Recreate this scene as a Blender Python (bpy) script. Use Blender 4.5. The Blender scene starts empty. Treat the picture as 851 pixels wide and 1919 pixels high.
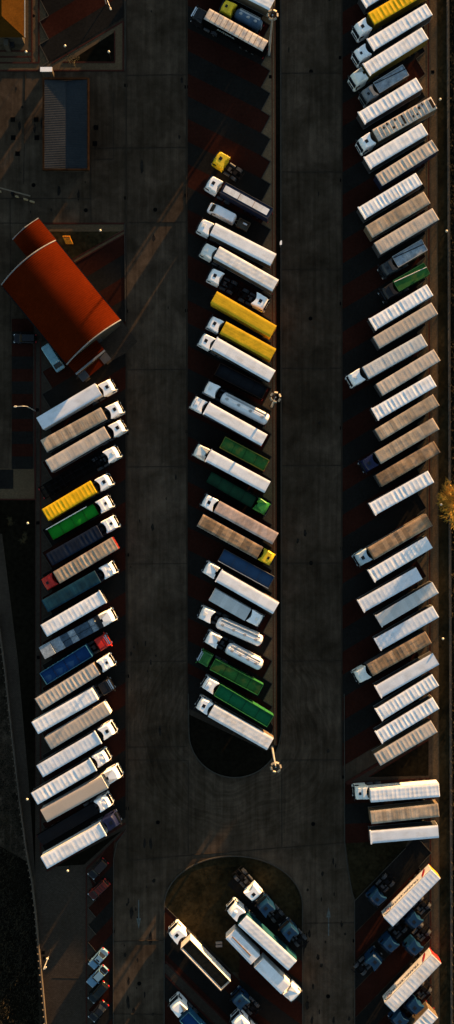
import bpy, bmesh, math, random
from math import radians, sin, cos, pi, hypot, atan2
from mathutils import Vector, Matrix
random.seed(7)
S = bpy.context.scene
COL = S.collection

# ------------------------------------------------------------------ camera
CAM_H = 196.0; FPX = 1920.0; CX, CY = 425.5, 959.5
cam_d = bpy.data.cameras.new('camera'); cam = bpy.data.objects.new('camera', cam_d); COL.objects.link(cam)
cam.location = (0, 0, CAM_H); cam.rotation_euler = (0, 0, 0)
cam_d.sensor_fit = 'VERTICAL'; cam_d.sensor_height = 24.0; cam_d.lens = 24.0*FPX/1919.0
cam_d.clip_start = 1; cam_d.clip_end = 6000
S.camera = cam
# ------------------------------------------------------------------ light
SUN_EL = radians(4.3)
SX, SY = 0.545, 0.838                       # ground direction towards the sun
sunrot = atan2(SX, SY)                      # clockwise from +Y
w = bpy.data.worlds.new('World'); S.world = w; w.use_nodes = True
nt = w.node_tree; bg = nt.nodes['Background']
sky = nt.nodes.new('ShaderNodeTexSky'); sky.sky_type = 'NISHITA'; sky.sun_disc = False
sky.sun_elevation = SUN_EL; sky.sun_rotation = sunrot
sky.air_density = 1.0; sky.dust_density = 0.6; sky.ozone_density = 1.2
nt.links.new(sky.outputs[0], bg.inputs[0]); bg.inputs[1].default_value = 0.075
sd = bpy.data.lights.new('sun', 'SUN'); sun = bpy.data.objects.new('sun', sd); COL.objects.link(sun)
sd.energy = 3.9; sd.angle = radians(0.6); sd.color = (1.0, 0.56, 0.22)
dirv = Vector((SX*cos(SUN_EL), SY*cos(SUN_EL), sin(SUN_EL)))
sun.rotation_euler = dirv.to_track_quat('Z', 'Y').to_euler()
S.view_settings.view_transform = 'Standard'; S.view_settings.look = 'None'
S.view_settings.gamma = 1; S.view_settings.use_curve_mapping = False
S.view_settings.exposure = 2.72

# ------------------------------------------------------------------ helpers
def at(px, py, h=0.0):                      # plan position (metres) of a point measured at height h
    k = (CAM_H-h)/FPX
    return ((px-CX)*k, (CY-py)*k)

MATS = {}
def mat(name, col, rough=0.7, metal=0.0, n1=(0.6, 0.25), n2=(6.0, 0.15), bands=0.0, streak=0.0, coords='Object', spec=0.25, bump=0.0, dirt=None):
    if name in MATS: return MATS[name]
    m = bpy.data.materials.new(name); m.use_nodes = True; t = m.node_tree; N = t.nodes; Lk = t.links
    b = N['Principled BSDF']
    b.inputs['Roughness'].default_value = rough; b.inputs['Metallic'].default_value = metal
    b.inputs['Specular IOR Level'].default_value = spec
    tc = N.new('ShaderNodeTexCoord'); oi = N.new('ShaderNodeObjectInfo')
    def noise(scale, amt, stretch=None, detail=4):
        mp = N.new('ShaderNodeMapping'); mp.inputs['Scale'].default_value = stretch or (1, 1, 1)
        Lk.new(tc.outputs[coords], mp.inputs['Vector'])
        nz = N.new('ShaderNodeTexNoise'); nz.noise_dimensions = '4D'; nz.inputs['Scale'].default_value = scale
        nz.inputs['Detail'].default_value = detail
        wv = N.new('ShaderNodeMath'); wv.operation = 'MULTIPLY'; wv.inputs[1].default_value = 57.0
        Lk.new(oi.outputs['Random'], wv.inputs[0]); Lk.new(wv.outputs[0], nz.inputs['W'])
        Lk.new(mp.outputs[0], nz.inputs['Vector'])
        mr = N.new('ShaderNodeMapRange'); mr.inputs['From Min'].default_value = 0.3; mr.inputs['From Max'].default_value = 0.7
        mr.inputs['To Min'].default_value = 1-amt; mr.inputs['To Max'].default_value = 1+amt*0.6
        Lk.new(nz.outputs[0], mr.inputs['Value'])
        return mr.outputs[0], nz.outputs[0]
    facs = []
    if n1[1]: facs.append(noise(*n1)[0])
    nf = None
    if n2[1]:
        f, nf = noise(*n2); facs.append(f)
    if streak: facs.append(noise(1.2, streak, (0.25, 3.0, 1))[0])
    if bands:
        sx = N.new('ShaderNodeSeparateXYZ'); Lk.new(tc.outputs['Object'], sx.inputs[0])
        a = N.new('ShaderNodeMath'); a.operation = 'MULTIPLY'; a.inputs[1].default_value = 1/0.85
        Lk.new(sx.outputs[0], a.inputs[0])
        f = N.new('ShaderNodeMath'); f.operation = 'FLOOR'; Lk.new(a.outputs[0], f.inputs[0])
        ad = N.new('ShaderNodeMath'); ad.operation = 'ADD'; Lk.new(f.outputs[0], ad.inputs[0]); Lk.new(oi.outputs['Random'], ad.inputs[1])
        wn = N.new('ShaderNodeTexWhiteNoise'); wn.noise_dimensions = '1D'; Lk.new(ad.outputs[0], wn.inputs['W'])
        mr = N.new('ShaderNodeMapRange'); mr.inputs['To Min'].default_value = 1-bands; mr.inputs['To Max'].default_value = 1+bands*0.5
        Lk.new(wn.outputs[0], mr.inputs['Value']); facs.append(mr.outputs[0])
    cur = None
    for f in facs:
        if cur is None: cur = f
        else:
            mm = N.new('ShaderNodeMath'); mm.operation = 'MULTIPLY'; Lk.new(cur, mm.inputs[0]); Lk.new(f, mm.inputs[1]); cur = mm.outputs[0]
    src = None
    if dirt:                                # patches of a second colour with their own shape
        mp = N.new('ShaderNodeMapping'); mp.inputs['Scale'].default_value = dirt[3] if len(dirt) > 3 else (1, 1, 1)
        Lk.new(tc.outputs[coords], mp.inputs['Vector'])
        nz = N.new('ShaderNodeTexNoise'); nz.noise_dimensions = '4D'; nz.inputs['Scale'].default_value = dirt[1]; nz.inputs['Detail'].default_value = 5
        wv = N.new('ShaderNodeMath'); wv.operation = 'MULTIPLY'; wv.inputs[1].default_value = 91.0
        Lk.new(oi.outputs['Random'], wv.inputs[0]); Lk.new(wv.outputs[0], nz.inputs['W']); Lk.new(mp.outputs[0], nz.inputs['Vector'])
        mr = N.new('ShaderNodeMapRange'); mr.inputs['From Min'].default_value = 0.5; mr.inputs['From Max'].default_value = 0.66
        mr.inputs['To Max'].default_value = dirt[2]; Lk.new(nz.outputs[0], mr.inputs['Value'])
        mx = N.new('ShaderNodeMix'); mx.data_type = 'RGBA'
        mx.inputs[6].default_value = (*col, 1); mx.inputs[7].default_value = (*dirt[0], 1); Lk.new(mr.outputs[0], mx.inputs[0]); src = mx.outputs[2]
    if cur is not None:
        v = N.new('ShaderNodeVectorMath'); v.operation = 'SCALE'
        if src: Lk.new(src, v.inputs[0])
        else: v.inputs[0].default_value = col
        Lk.new(cur, v.inputs['Scale']); Lk.new(v.outputs[0], b.inputs['Base Color'])
    elif src: Lk.new(src, b.inputs['Base Color'])
    else: b.inputs['Base Color'].default_value = (*col, 1)
    if bump and nf:
        bp = N.new('ShaderNodeBump'); bp.inputs['Strength'].default_value = bump; bp.inputs['Distance'].default_value = 0.02
        Lk.new(nf, bp.inputs['Height']); Lk.new(bp.outputs[0], b.inputs['Normal'])
    MATS[name] = m
    return m

class MB:
    def __init__(s): s.v = []; s.f = []; s.m = []; s.sm = []
    def add(s, vs, fs, mi=0, smooth=False):
        o = len(s.v); s.v += [tuple(v) for v in vs]
        for f in fs: s.f.append(tuple(i+o for i in f)); s.m.append(mi); s.sm.append(smooth)
        return s
    def box(s, c, d, rz=0.0, mi=0):
        hx, hy, hz = d[0]/2, d[1]/2, d[2]/2; cr, sr = cos(rz), sin(rz); vs = []
        for z in (-hz, hz):
            for x, y in ((-hx, -hy), (hx, -hy), (hx, hy), (-hx, hy)):
                vs.append((c[0]+x*cr-y*sr, c[1]+x*sr+y*cr, c[2]+z))
        return s.add(vs, [(3, 2, 1, 0), (4, 5, 6, 7), (0, 1, 5, 4), (1, 2, 6, 5), (2, 3, 7, 6), (3, 0, 4, 7)], mi)
    def loft(s, rings, mi=0, cap=True, smooth=False):
        n = len(rings[0]); vs = [p for r in rings for p in r]; fs = []
        for k in range(len(rings)-1):
            for i in range(n):
                j = (i+1) % n; fs.append((k*n+i, k*n+j, (k+1)*n+j, (k+1)*n+i))
        s.add(vs, fs, mi, smooth)
        if cap:
            s.add(rings[0], [tuple(range(n))[::-1]], mi); s.add(rings[-1], [tuple(range(n))], mi)
        return s
    def prism(s, poly, z0, z1, mi=0):
        a = sum(poly[i][0]*poly[(i+1) % len(poly)][1]-poly[(i+1) % len(poly)][0]*poly[i][1] for i in range(len(poly)))
        if a < 0: poly = poly[::-1]
        return s.loft([[(x, y, z0) for x, y in poly], [(x, y, z1) for x, y in poly]], mi)
    def tube(s, a, b, r, n=8, mi=0, r2=None, cap=True):
        a, b = Vector(a), Vector(b); d = (b-a)
        if d.length < 1e-6: return s
        q = d.to_track_quat('Z', 'Y'); r2 = r if r2 is None else r2; R = []
        for p, rr in ((a, r), (b, r2)):
            R.append([tuple(p+q @ Vector((cos(2*pi*i/n)*rr, sin(2*pi*i/n)*rr, 0))) for i in range(n)])
        return s.loft(R, mi, cap, n > 5)
    def flat(s, poly, z, mi=0):
        a = sum(poly[i][0]*poly[(i+1) % len(poly)][1]-poly[(i+1) % len(poly)][0]*poly[i][1] for i in range(len(poly)))
        if a < 0: poly = poly[::-1]
        return s.add([(x, y, z) for x, y in poly], [tuple(range(len(poly)))], mi)
    def mesh(s, name, mats):
        me = bpy.data.meshes.new(name); me.from_pydata(s.v, [], s.f)
        for m in (mats if isinstance(mats, (list, tuple)) else [mats]): me.materials.append(m)
        me.polygons.foreach_set('material_index', s.m); me.polygons.foreach_set('use_smooth', s.sm); me.update()
        return me
    def build(s, name, mats, parent=None, loc=(0, 0, 0), rz=0.0):
        return put(name, s.mesh(name, mats), parent, loc, rz)

def put(name, me, parent=None, loc=(0, 0, 0), rz=0.0):
    o = bpy.data.objects.new(name, me); COL.objects.link(o); o.location = loc; o.rotation_euler = (0, 0, rz)
    if parent is not None: o.parent = parent
    return o
def tag(o, label=None, cat=None, group=None, kind=None):
    if label: o['label'] = label
    if cat: o['category'] = cat
    if group: o['group'] = group
    if kind: o['kind'] = kind
    return o
def thing(name, label, cat, loc=(0, 0, 0), rz=0.0, group=None):
    return tag(put(name, None, None, loc, rz), label, cat, group)
def rrect(x0, x1, y0, y1, r, n=4):
    pts = []
    for cx, cy, a0 in ((x1-r, y1-r, 0), (x0+r, y1-r, pi/2), (x0+r, y0+r, pi), (x1-r, y0+r, 3*pi/2)):
        for i in range(n+1): a = a0+pi/2*i/n; pts.append((cx+r*cos(a), cy+r*sin(a)))
    return pts

# ------------------------------------------------------------------ materials
RUB = mat('rubber', (0.006, 0.006, 0.006), 0.9, spec=0.0, n1=(1, 0.1), n2=(9, 0.1))
STEEL = mat('dark_steel', (0.006, 0.006, 0.007), 0.8, 0.0, spec=0.05, n1=(1, 0.3))
GALV = mat('galvanised', (0.35, 0.35, 0.34), 0.45, 0.5)
PALE = mat('pale_plastic', (0.028, 0.029, 0.032), 0.6)
GLASS = mat('dark_glass', (0.004, 0.005, 0.006), 0.2, n1=(1, 0), n2=(1, 0), spec=0.25)
SKYL = mat('skylight_glass', (0.004, 0.004, 0.005), 0.3, n1=(1, 0), n2=(1, 0), spec=0.3)
CHROME = mat('chrome', (0.75, 0.75, 0.74), 0.25, 1.0)
LENS = mat('headlight_lens', (0.6, 0.6, 0.58), 0.2, 0.3)
REDL = mat('red_lens', (0.4, 0.01, 0.01), 0.3)
BLACK = mat('black_paint', (0.006, 0.006, 0.007), 0.4, n1=(1, 0.2))
WHITEP = mat('white_paint', (0.74, 0.75, 0.76), 0.38, n1=(1.2, 0.1), n2=(9, 0.06))
PAINT = {
 'white': WHITEP,
 'cream': mat('cream_paint', (0.62, 0.63, 0.60), 0.4, n1=(1.2, 0.14), n2=(9, 0.08)),
 'pale_blue': mat('pale_blue_paint', (0.34, 0.42, 0.48), 0.4),
 'grey': mat('grey_paint', (0.13, 0.14, 0.15), 0.45),
 'dark': mat('dark_grey_paint', (0.022, 0.026, 0.03), 0.4),
 'black': BLACK,
 'yellow': mat('yellow_paint', (0.62, 0.42, 0.015), 0.4),
 'red': mat('red_paint', (0.42, 0.02, 0.012), 0.35),
 'blue': mat('blue_paint', (0.003, 0.021, 0.056), 0.35),
 'navy': mat('navy_paint', (0.005, 0.008, 0.035), 0.4),
 'green': mat('green_paint', (0.03, 0.19, 0.03), 0.4),
 'dgreen': mat('dark_green_paint', (0.02, 0.12, 0.02), 0.4),
}
def tarp(name, c, rough=0.75, **k): k.setdefault('spec', 0.1); return mat('tarp_'+name, c, rough, **k)
TARP = {
 'white': tarp('white', (0.66, 0.68, 0.71), n1=(0.5, 0.08), n2=(5, 0.07), bands=0.06, dirt=((0.48, 0.47, 0.45), 0.8, 0.45, (0.6, 1.5, 1))),
 'wdirty': tarp('weathered_white', (0.62, 0.62, 0.62), n1=(0.5, 0.12), n2=(6, 0.1), bands=0.1, dirt=((0.45, 0.38, 0.30), 0.6, 0.5)),
 'bluish': tarp('shaded_white', (0.56, 0.60, 0.66), n1=(0.4, 0.08), n2=(5, 0.07), bands=0.05, dirt=((0.42, 0.43, 0.44), 0.9, 0.4, (0.7, 1.4, 1))),  # white tarp with bluish shade put into its colour
 'greyw': tarp('pale_grey', (0.44, 0.45, 0.45), n1=(0.5, 0.12), n2=(6, 0.12), bands=0.12),
 'tan': tarp('tan', (0.36, 0.28, 0.20), n1=(0.6, 0.22), n2=(5, 0.15), bands=0.28, dirt=((0.22, 0.19, 0.16), 0.8, 0.7, (0.6, 1.6, 1))),
 'tan2': tarp('light_tan', (0.43, 0.37, 0.31), n1=(0.5, 0.12), n2=(6, 0.12), bands=0.15),
 'brown': tarp('brown', (0.29, 0.19, 0.11), n1=(0.7, 0.3), n2=(5, 0.2), bands=0.45, dirt=((0.13, 0.11, 0.09), 1.0, 0.85, (0.6, 1.5, 1))),
 'pink': tarp('pinkish', (0.42, 0.31, 0.26), n1=(0.6, 0.2), n2=(5, 0.12), bands=0.12, dirt=((0.25, 0.18, 0.14), 1.2, 0.6, (1, 0.4, 1))),
 'greytan': tarp('grey_tan', (0.36, 0.31, 0.26), n1=(0.3, 0.05), n2=(14, 0.12)),
 'patched': tarp('patched_tan', (0.60, 0.49, 0.38), n1=(0.9, 0.2), n2=(5, 0.2), bands=0.2, dirt=((0.27, 0.29, 0.32), 1.0, 0.85, (1, .6, 1))),
 'yellow': tarp('yellow', (0.72, 0.40, 0.008), n1=(0.6, 0.15), n2=(6, 0.1), bands=0.06),
 'yellow2': tarp('dull_yellow', (0.55, 0.33, 0.012), n1=(0.7, 0.18), n2=(6, 0.12), streak=0.2),
 'green': tarp('bright_green', (0.004, 0.15, 0.008), n1=(0.6, 0.15)),
 'green2': tarp('bottle_green', (0.003, 0.085, 0.030), n1=(0.6, 0.2)),
 'green3': tarp('olive_green', (0.02, 0.095, 0.018), n1=(0.6, 0.3), dirt=((0.11, 0.13, 0.02), 0.7, 0.8)),
 'dgreen': tarp('dark_green', (0.004, 0.028, 0.012), n1=(0.6, 0.4)),
 'navy': tarp('dark_navy', (0.003, 0.008, 0.020), n1=(0.6, 0.4), bands=0.2),
 'teal': tarp('dark_teal', (0.003, 0.026, 0.044), n1=(0.7, 0.4), bands=0.25),
 'blue': tarp('royal_blue', (0.002, 0.026, 0.095), n1=(0.6, 0.2)),
 'slate': tarp('slate_blue', (0.016, 0.042, 0.090), n1=(0.6, 0.12), n2=(12, 0.15)),
 'tank': tarp('steel_blue', (0.06, 0.10, 0.15), n1=(0.8, 0.35)),
 'black': tarp('black', (0.005, 0.006, 0.008), n1=(0.6, 0.3), streak=0.4),
 'oldblue': tarp('old_blue_grey', (0.22, 0.26, 0.30), n1=(0.9, 0.45), n2=(5, 0.3), dirt=((0.30, 0.31, 0.31), 0.9, 0.8)),
}
SIDE = {
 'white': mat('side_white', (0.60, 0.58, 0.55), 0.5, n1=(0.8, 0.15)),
 'grey': mat('side_shaded', (0.028, 0.028, 0.03), 0.55),  # trailer sides darkened in colour to imitate the shade between trucks
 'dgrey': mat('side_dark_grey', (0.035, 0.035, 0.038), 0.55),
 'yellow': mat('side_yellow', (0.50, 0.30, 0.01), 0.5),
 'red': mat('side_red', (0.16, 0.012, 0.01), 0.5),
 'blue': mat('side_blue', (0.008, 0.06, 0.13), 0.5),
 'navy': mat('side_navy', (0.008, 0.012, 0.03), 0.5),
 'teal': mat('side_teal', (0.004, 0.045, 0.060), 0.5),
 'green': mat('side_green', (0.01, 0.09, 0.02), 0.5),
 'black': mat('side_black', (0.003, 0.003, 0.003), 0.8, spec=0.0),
 'shaded_yellow': mat('side_shaded_yellow', (0.10, 0.065, 0.008), 0.6),  # yellow side with shade painted into the colour
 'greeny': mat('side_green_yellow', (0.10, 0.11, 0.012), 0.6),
 'tan': mat('side_shaded_tan', (0.10, 0.073, 0.046), 0.55),  # tan darkened in colour to imitate shade on trailer sides
}
# ------------------------------------------------------------------ ground
CONC = mat('concrete', (0.0460, 0.0330, 0.0222), 0.9, n1=(0.035, 0.4), n2=(0.9, 0.22), coords='Object', spec=0.0)
def add_concrete_detail(m):                 # tyre marks, fine grain, worn patches
    t = m.node_tree; N = t.nodes; Lk = t.links; b = N['Principled BSDF']
    src = b.inputs['Base Color'].links[0].from_socket
    tc = N.new('ShaderNodeTexCoord')
    outs = []
    for scale, st, lo, hi in ((0.5, (2.2, 0.10, 1), 0.66, 1.2), (9.0, (1, 1, 1), 0.7, 1.3), (0.18, (1, 1, 1), 0.6, 1.3), (0.06, (1, 1, 1), 0.7, 1.25)):
        mp = N.new('ShaderNodeMapping'); mp.inputs['Scale'].default_value = st; Lk.new(tc.outputs['Object'], mp.inputs['Vector'])
        nz = N.new('ShaderNodeTexNoise'); nz.inputs['Scale'].default_value = scale; nz.inputs['Detail'].default_value = 7; nz.inputs['Roughness'].default_value = 0.65
        nz.inputs['Distortion'].default_value = 0.6
        Lk.new(mp.outputs[0], nz.inputs['Vector'])
        mr = N.new('ShaderNodeMapRange'); mr.inputs['From Min'].default_value = 0.32; mr.inputs['From Max'].default_value = 0.68
        mr.inputs['To Min'].default_value = lo; mr.inputs['To Max'].default_value = hi; Lk.new(nz.outputs[0], mr.inputs['Value']); outs.append(mr.outputs[0])
    for o in outs:
        v = N.new('ShaderNodeVectorMath'); v.operation = 'SCALE'; Lk.new(src, v.inputs[0]); Lk.new(o, v.inputs['Scale']); src = v.outputs[0]
    # tyre arcs round the island end, inside the turning area only
    ds = N.new('ShaderNodeVectorMath'); ds.operation = 'DISTANCE'; ds.inputs[1].default_value = (1.5, -42.0, 0); Lk.new(tc.outputs['Object'], ds.inputs[0])
    nz = N.new('ShaderNodeTexNoise'); nz.noise_dimensions = '1D'; nz.inputs['Scale'].default_value = 1.6; nz.inputs['Detail'].default_value = 6; wb = N.new('ShaderNodeTexNoise'); wb.inputs['Scale'].default_value = .07; Lk.new(tc.outputs['Object'], wb.inputs['Vector']); wa = N.new('ShaderNodeMath'); wa.operation = 'MULTIPLY_ADD'; wa.inputs[1].default_value = 9; Lk.new(wb.outputs[0], wa.inputs[0]); Lk.new(ds.outputs['Value'], wa.inputs[2]); Lk.new(wa.outputs[0], nz.inputs['W'])
    mr = N.new('ShaderNodeMapRange'); mr.inputs['From Min'].default_value = .35; mr.inputs['From Max'].default_value = .65; mr.inputs['To Min'].default_value = .78; mr.inputs['To Max'].default_value = 1.08; Lk.new(nz.outputs[0], mr.inputs['Value'])
    mk = N.new('ShaderNodeMapRange'); mk.inputs['From Min'].default_value = 26; mk.inputs['From Max'].default_value = 16; Lk.new(ds.outputs['Value'], mk.inputs['Value'])
    mx = N.new('ShaderNodeMix'); mx.inputs[2].default_value = 1.0; Lk.new(mk.outputs[0], mx.inputs[0]); Lk.new(mr.outputs[0], mx.inputs[3])
    v = N.new('ShaderNodeVectorMath'); v.operation = 'SCALE'; Lk.new(src, v.inputs[0]); Lk.new(mx.outputs[0], v.inputs['Scale']); src = v.outputs[0]
    Lk.new(src, b.inputs['Base Color'])
add_concrete_detail(CONC)
BAYR = mat('red_block_paving', (0.0205, 0.0068, 0.0046), 0.9, n1=(0.15, 0.25), n2=(2.5, 0.25), spec=0.0)
BAYD = mat('dark_block_paving', (0.0098, 0.0090, 0.0080), 0.9, n1=(0.15, 0.25), n2=(2.5, 0.25), spec=0.0)
KERBR = mat('red_kerb_paving', (0.034, 0.012, 0.009), 0.9, n1=(0.4, 0.2), n2=(4, 0.2), spec=0.0)
SOIL = mat('dark_soil', (0.0060, 0.0050, 0.0032), 1.0, n1=(0.06, 0.5), n2=(1.3, 0.45), spec=0.0)
GRASSM = mat('rough_grass', (0.019, 0.0145, 0.0072), 1.0, n1=(0.12, 0.45), n2=(1.6, 0.5), spec=0.0, dirt=((0.007, 0.007, 0.004), 0.25, 0.7))
LINE = mat('faded_road_paint', (0.06, 0.07, 0.065), 0.8, n1=(1.5, 0.5))
JOINT = mat('joint_filler', (0.024, 0.0185, 0.0135), 1.0, spec=0.0)
IRON = mat('cast_iron', (0.003, 0.003, 0.003), 0.9, spec=0.0)
KERBC = mat('kerb_concrete', (0.028, 0.024, 0.018), 0.9, n1=(0.5, 0.2), n2=(5, 0.2))
def paver(name, c, s=2.2):
    m = mat(name, c, 0.9, n1=(0.12, 0.2), n2=(3, 0.2), spec=0.0); t = m.node_tree; N = t.nodes; Lk = t.links; b = N['Principled BSDF']
    src = b.inputs['Base Color'].links[0].from_socket; tc = N.new('ShaderNodeTexCoord')
    bt = N.new('ShaderNodeTexBrick'); bt.inputs['Scale'].default_value = s; bt.inputs['Color1'].default_value = (1, 1, 1, 1); bt.inputs['Color2'].default_value = (.72, .72, .72, 1)
    bt.inputs['Mortar'].default_value = (.45, .45, .45, 1); bt.inputs['Mortar Size'].default_value = 0.04; Lk.new(tc.outputs['Object'], bt.inputs['Vector'])
    v = N.new('ShaderNodeVectorMath'); v.operation = 'MULTIPLY'; Lk.new(src, v.inputs[0]); Lk.new(bt.outputs[0], v.inputs[1]); Lk.new(v.outputs[0], b.inputs['Base Color'])
    return m
PAVE = paver('beige_paving', (0.092, 0.064, 0.037))
PAVE3 = paver('sunlit_paving', (0.150, 0.100, 0.055))  # beige paving of the middle strip, warm sunlight put into its colour
PAVE2 = paver('brown_paving', (0.044, 0.034, 0.0255), 1.2)

def struct(name, mb, mats): return tag(mb.build(name, mats), kind='structure')
G = lambda pts: [at(x, y, 0) for x, y in pts]
b = MB(); b.flat([(-1500, -1500), (1500, -1500), (1500, 1500), (-1500, 1500)], -0.012); struct('ground', b, SOIL)
b = MB()                                    # lanes and yards, one sheet
b.flat(G([(-150, -250), (800, -250), (800, 2150), (86, 2150), (60, 1620), (-150, 1500)]), 0.0)
struct('concrete_road', b, CONC)

bays = MB(); pave = MB(); kerb = MB(); kred = MB(); grass = MB(); joints = MB()
ZP, ZG, ZB, ZL = 0.008, 0.035, 0.065, 0.09
CNT = [0]
def bar(mb, a, b, wd, z1, z0=0.0, mi=0):    # a bar between two pixels of the plan, wd metres wide
    a = Vector(at(*a)); b_ = Vector(at(*b)); d = b_-a
    CNT[0] += 1; z1 += CNT[0]*0.00011; z0 -= CNT[0]*0.00007
    mb.box(((a.x+b_.x)/2, (a.y+b_.y)/2, (z0+z1)/2), (d.length, wd, z1-z0), atan2(d.y, d.x), mi)
def kerbline(pts, mb=None, wd=0.15, z1=0.16):
    for p, q in zip(pts, pts[1:]): bar(mb or kerb, p, q, wd, z1, -0.01)
def P(mb, pts, z, mi=0): CNT[0] += 1; mb.flat(G(pts), z+CNT[0]*0.00008, mi)
# --- left column of lorry bays
P(pave, [(66, 640), (103, 640), (103, 1640), (66, 1640)], ZP, 1)
for k in range(-4, 22):
    Oy = 696.6+42.3*k; X = 235.5
    if k < -1: xo = 136.0; O = (xo, Oy-(xo-78.8)*.606); I = (xo, O[1]+42.3)
    else: O = (78.8, Oy); I = (97.6, Oy+31); kerbline([O, I, (78.8, Oy+42.3)], wd=0.12)
    P(bays, [O, I, (X, I[1]-(X-I[0])*.606), (X, O[1]-(X-O[0])*.606)], ZB, k % 2)
P(kred, [(75.0, 640), (77.2, 640), (77.2, 1600), (75.0, 1600)], ZB)
P(kred, [(65.0, 700), (66.6, 700), (66.6, 1500), (65.0, 1500)], ZB)
# island under the last left bay
P(pave, [(235.5, 1541), (236, 1556), (160, 1627), (70, 1640), (70, 1636)], ZP, 1)
P(grass, [(228, 1557), (158, 1620), (100, 1624)], ZG, 1)
bar(kred, (235, 1543), (88, 1632), 0.35, ZB+.006, ZP); bar(kred, (236, 1556), (162, 1628), 0.35, ZB+.006, ZP)
# --- middle column
P(pave, [(486, -120), (509, -120), (513, 1400), (500, 1405), (488, 1395)], ZP, 2)
for k in range(-6, 29):
    Ox = 506.5+.13*k; Oy = 132.8+42.54*k; O = (Ox, Oy); I = (Ox-16.9, Oy+31.7); Ip = (Ox-16.9, Oy-10.8); X = 352.0
    P(bays, [O, I, (X, I[1]-(I[0]-X)*.5), (X, Ip[1]-(Ip[0]-X)*.5), Ip], ZB, k % 2)
    kerbline([Ip, O, I], wd=0.12)
P(bays, [(352, 1262), (494, 1332), (512, 1362), (505, 1396), (354, 1328)], ZB+.004, 1)
P(pave, [(352.5, 1326), (506, 1397), (500, 1408), (353, 1338)], ZG+.012, 1)
for x0, x1, m in ((508.6, 510.6, 'r'), (510.6, 513.6, 'p'), (513.6, 516.2, 'r')):
    mb = kred if m == 'r' else pave
    P(mb, [(x0, -120), (x1, -120), (x1+3, 1396), (x0+3, 1396)], ZB+.004, 2 if m == 'p' else 1)
P(grass, [(516.2, -120), (524, -120), (526, 1395), (519.2, 1395)], ZG, 1)
# rounded end of the middle island
arc = [(440+86*cos(a), 1372+85*sin(a)) for a in [pi*i/28 for i in range(0, 29)]]
P(grass, [(354, 1338), (500, 1408), (522, 1395)]+arc, ZG, 1)
kerbline([(526, -120), (527.5, 1372)]+arc[1:]+[(353, 1300)], wd=0.2)
# --- right column
P(pave, [(776, -150), (801, -150), (806, 1470), (784, 1470)], ZP, 0)
P(pave, [(801, -150), (819, -150), (825, 2050), (806, 2050)], ZP, 0)
P(pave, [(780, 1555), (806, 1555), (806, 2050), (700, 2050)], ZP, 1)
P(kred, [(801, -150), (803.4, -150), (809, 2050), (806.6, 2050)], ZB)
P(grass, [(819, -150), (838, -150), (847, 2050), (825, 2050)], ZG, 0)
for k in range(-7, 29):
    Ox = 797.1+.09*k; Oy = 139.6+42.75*k
    I = (Ox-17, Oy-29); I2 = (Ox-17, Oy+13.75); X = 642.0
    P(bays, [I, (Ox, Oy), I2, (X, I2[1]+(I2[0]-X)*.607), (X, I[1]+(I[0]-X)*.607)], ZB, k % 2)
    kerbline([I, (Ox, Oy), I2], wd=0.12)
P(pave, [(648, 1468), (809, 1368), (809, 1466)], ZB+.005, 1)
P(grass, [(690, 1456), (803, 1386), (803, 1453)], ZB+.012, 1)
bar(kred, (648, 1468), (806, 1371), 0.5, ZB+.02, ZP); bar(kred, (650, 1468), (806, 1460), 0.5, ZB+.02, ZP); bar(kred, (692, 1455), (803, 1386), 0.25, ZB+.02, ZP)
for i, (y0, y1) in enumerate(((1468, 1506), (1506, 1544), (1544, 1580))):
    P(bays, [(645, y0), (806, y0-8), (806, y1-8), (646, y1)], ZB+.001, i % 2)
# lower right bays at 46 degrees
P(grass, [(648, 1580), (765, 1574), (758, 1592), (666, 1687), (660, 1670)], ZG, 0)
kerbline([(645, 1300), (646, 1580), (652, 1630), (660, 1672), (664.5, 1688), (665, 2050)], wd=0.15); kerbline([(664.5, 1688), (760, 1589)], wd=0.12)
for k in range(0, 9):
    O = (808.4, 1598+53*k); A = (785, O[1]-25); Q = (784.4, O[1]+26.7); X = 665.5
    P(bays, [A, O, Q, (X, Q[1]+(Q[0]-X)*1.03), (X, A[1]+(A[0]-X)*1.03)] if k else [(781, 1568), O, Q, (X, Q[1]+(Q[0]-X)*1.03), (X, 1687)], ZB, (k+1) % 2)
    kerbline([A, O, Q], wd=0.12)
# --- bottom island
arc2 = [(437.5+129.5*cos(a), 1697-93*sin(a)) for a in [pi*i/36 for i in range(0, 37)]]
P(grass, arc2+[(308, 1697), (435, 1822), (567, 1815)], ZG, 0)
kerbline([(567.5, 2050)]+arc2+[(307.5, 2050)], wd=0.2)
def clipx(p, q, x): t = (x-p[0])/(q[0]-p[0]); return (x, p[1]+(q[1]-p[1])*t)
for k in range(0, 6):                       # bays running down to the right
    y0 = 1697+44*k; y1 = y0+44
    P(bays, [(308.5, y0), (308.5, y1), (390+60, y1+142), (450, y0+142), (430, y0+122)] , ZB, k % 2)
for k in range(0, 8):
    y0 = 1762+40*k
    P(bays, [(567, y0), (567, y0+40), (567-120, y0+40-110+20), (450, y0-88)] , ZB-.004, (k+1) % 2)
P(bays, [(426, 1657), (455, 1627), (575, 1757), (567, 1800), (560, 1790)], ZB+.003, 1)
P(pave, [(308.5, 1806), (318, 1806), (440, 1932), (420, 1938), (308.5, 1822)], ZB+.008, 1)
bar(kred, (310, 1801), (440, 1930), 0.3, ZB+.02, ZP); bar(kred, (309, 1826), (420, 1938), 0.3, ZB+.02, ZP)
bar(kerb, (308, 1697), (432, 1818), 0.12, 0.1); bar(kerb, (455, 1627), (574, 1759), 0.12, 0.1)
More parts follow.
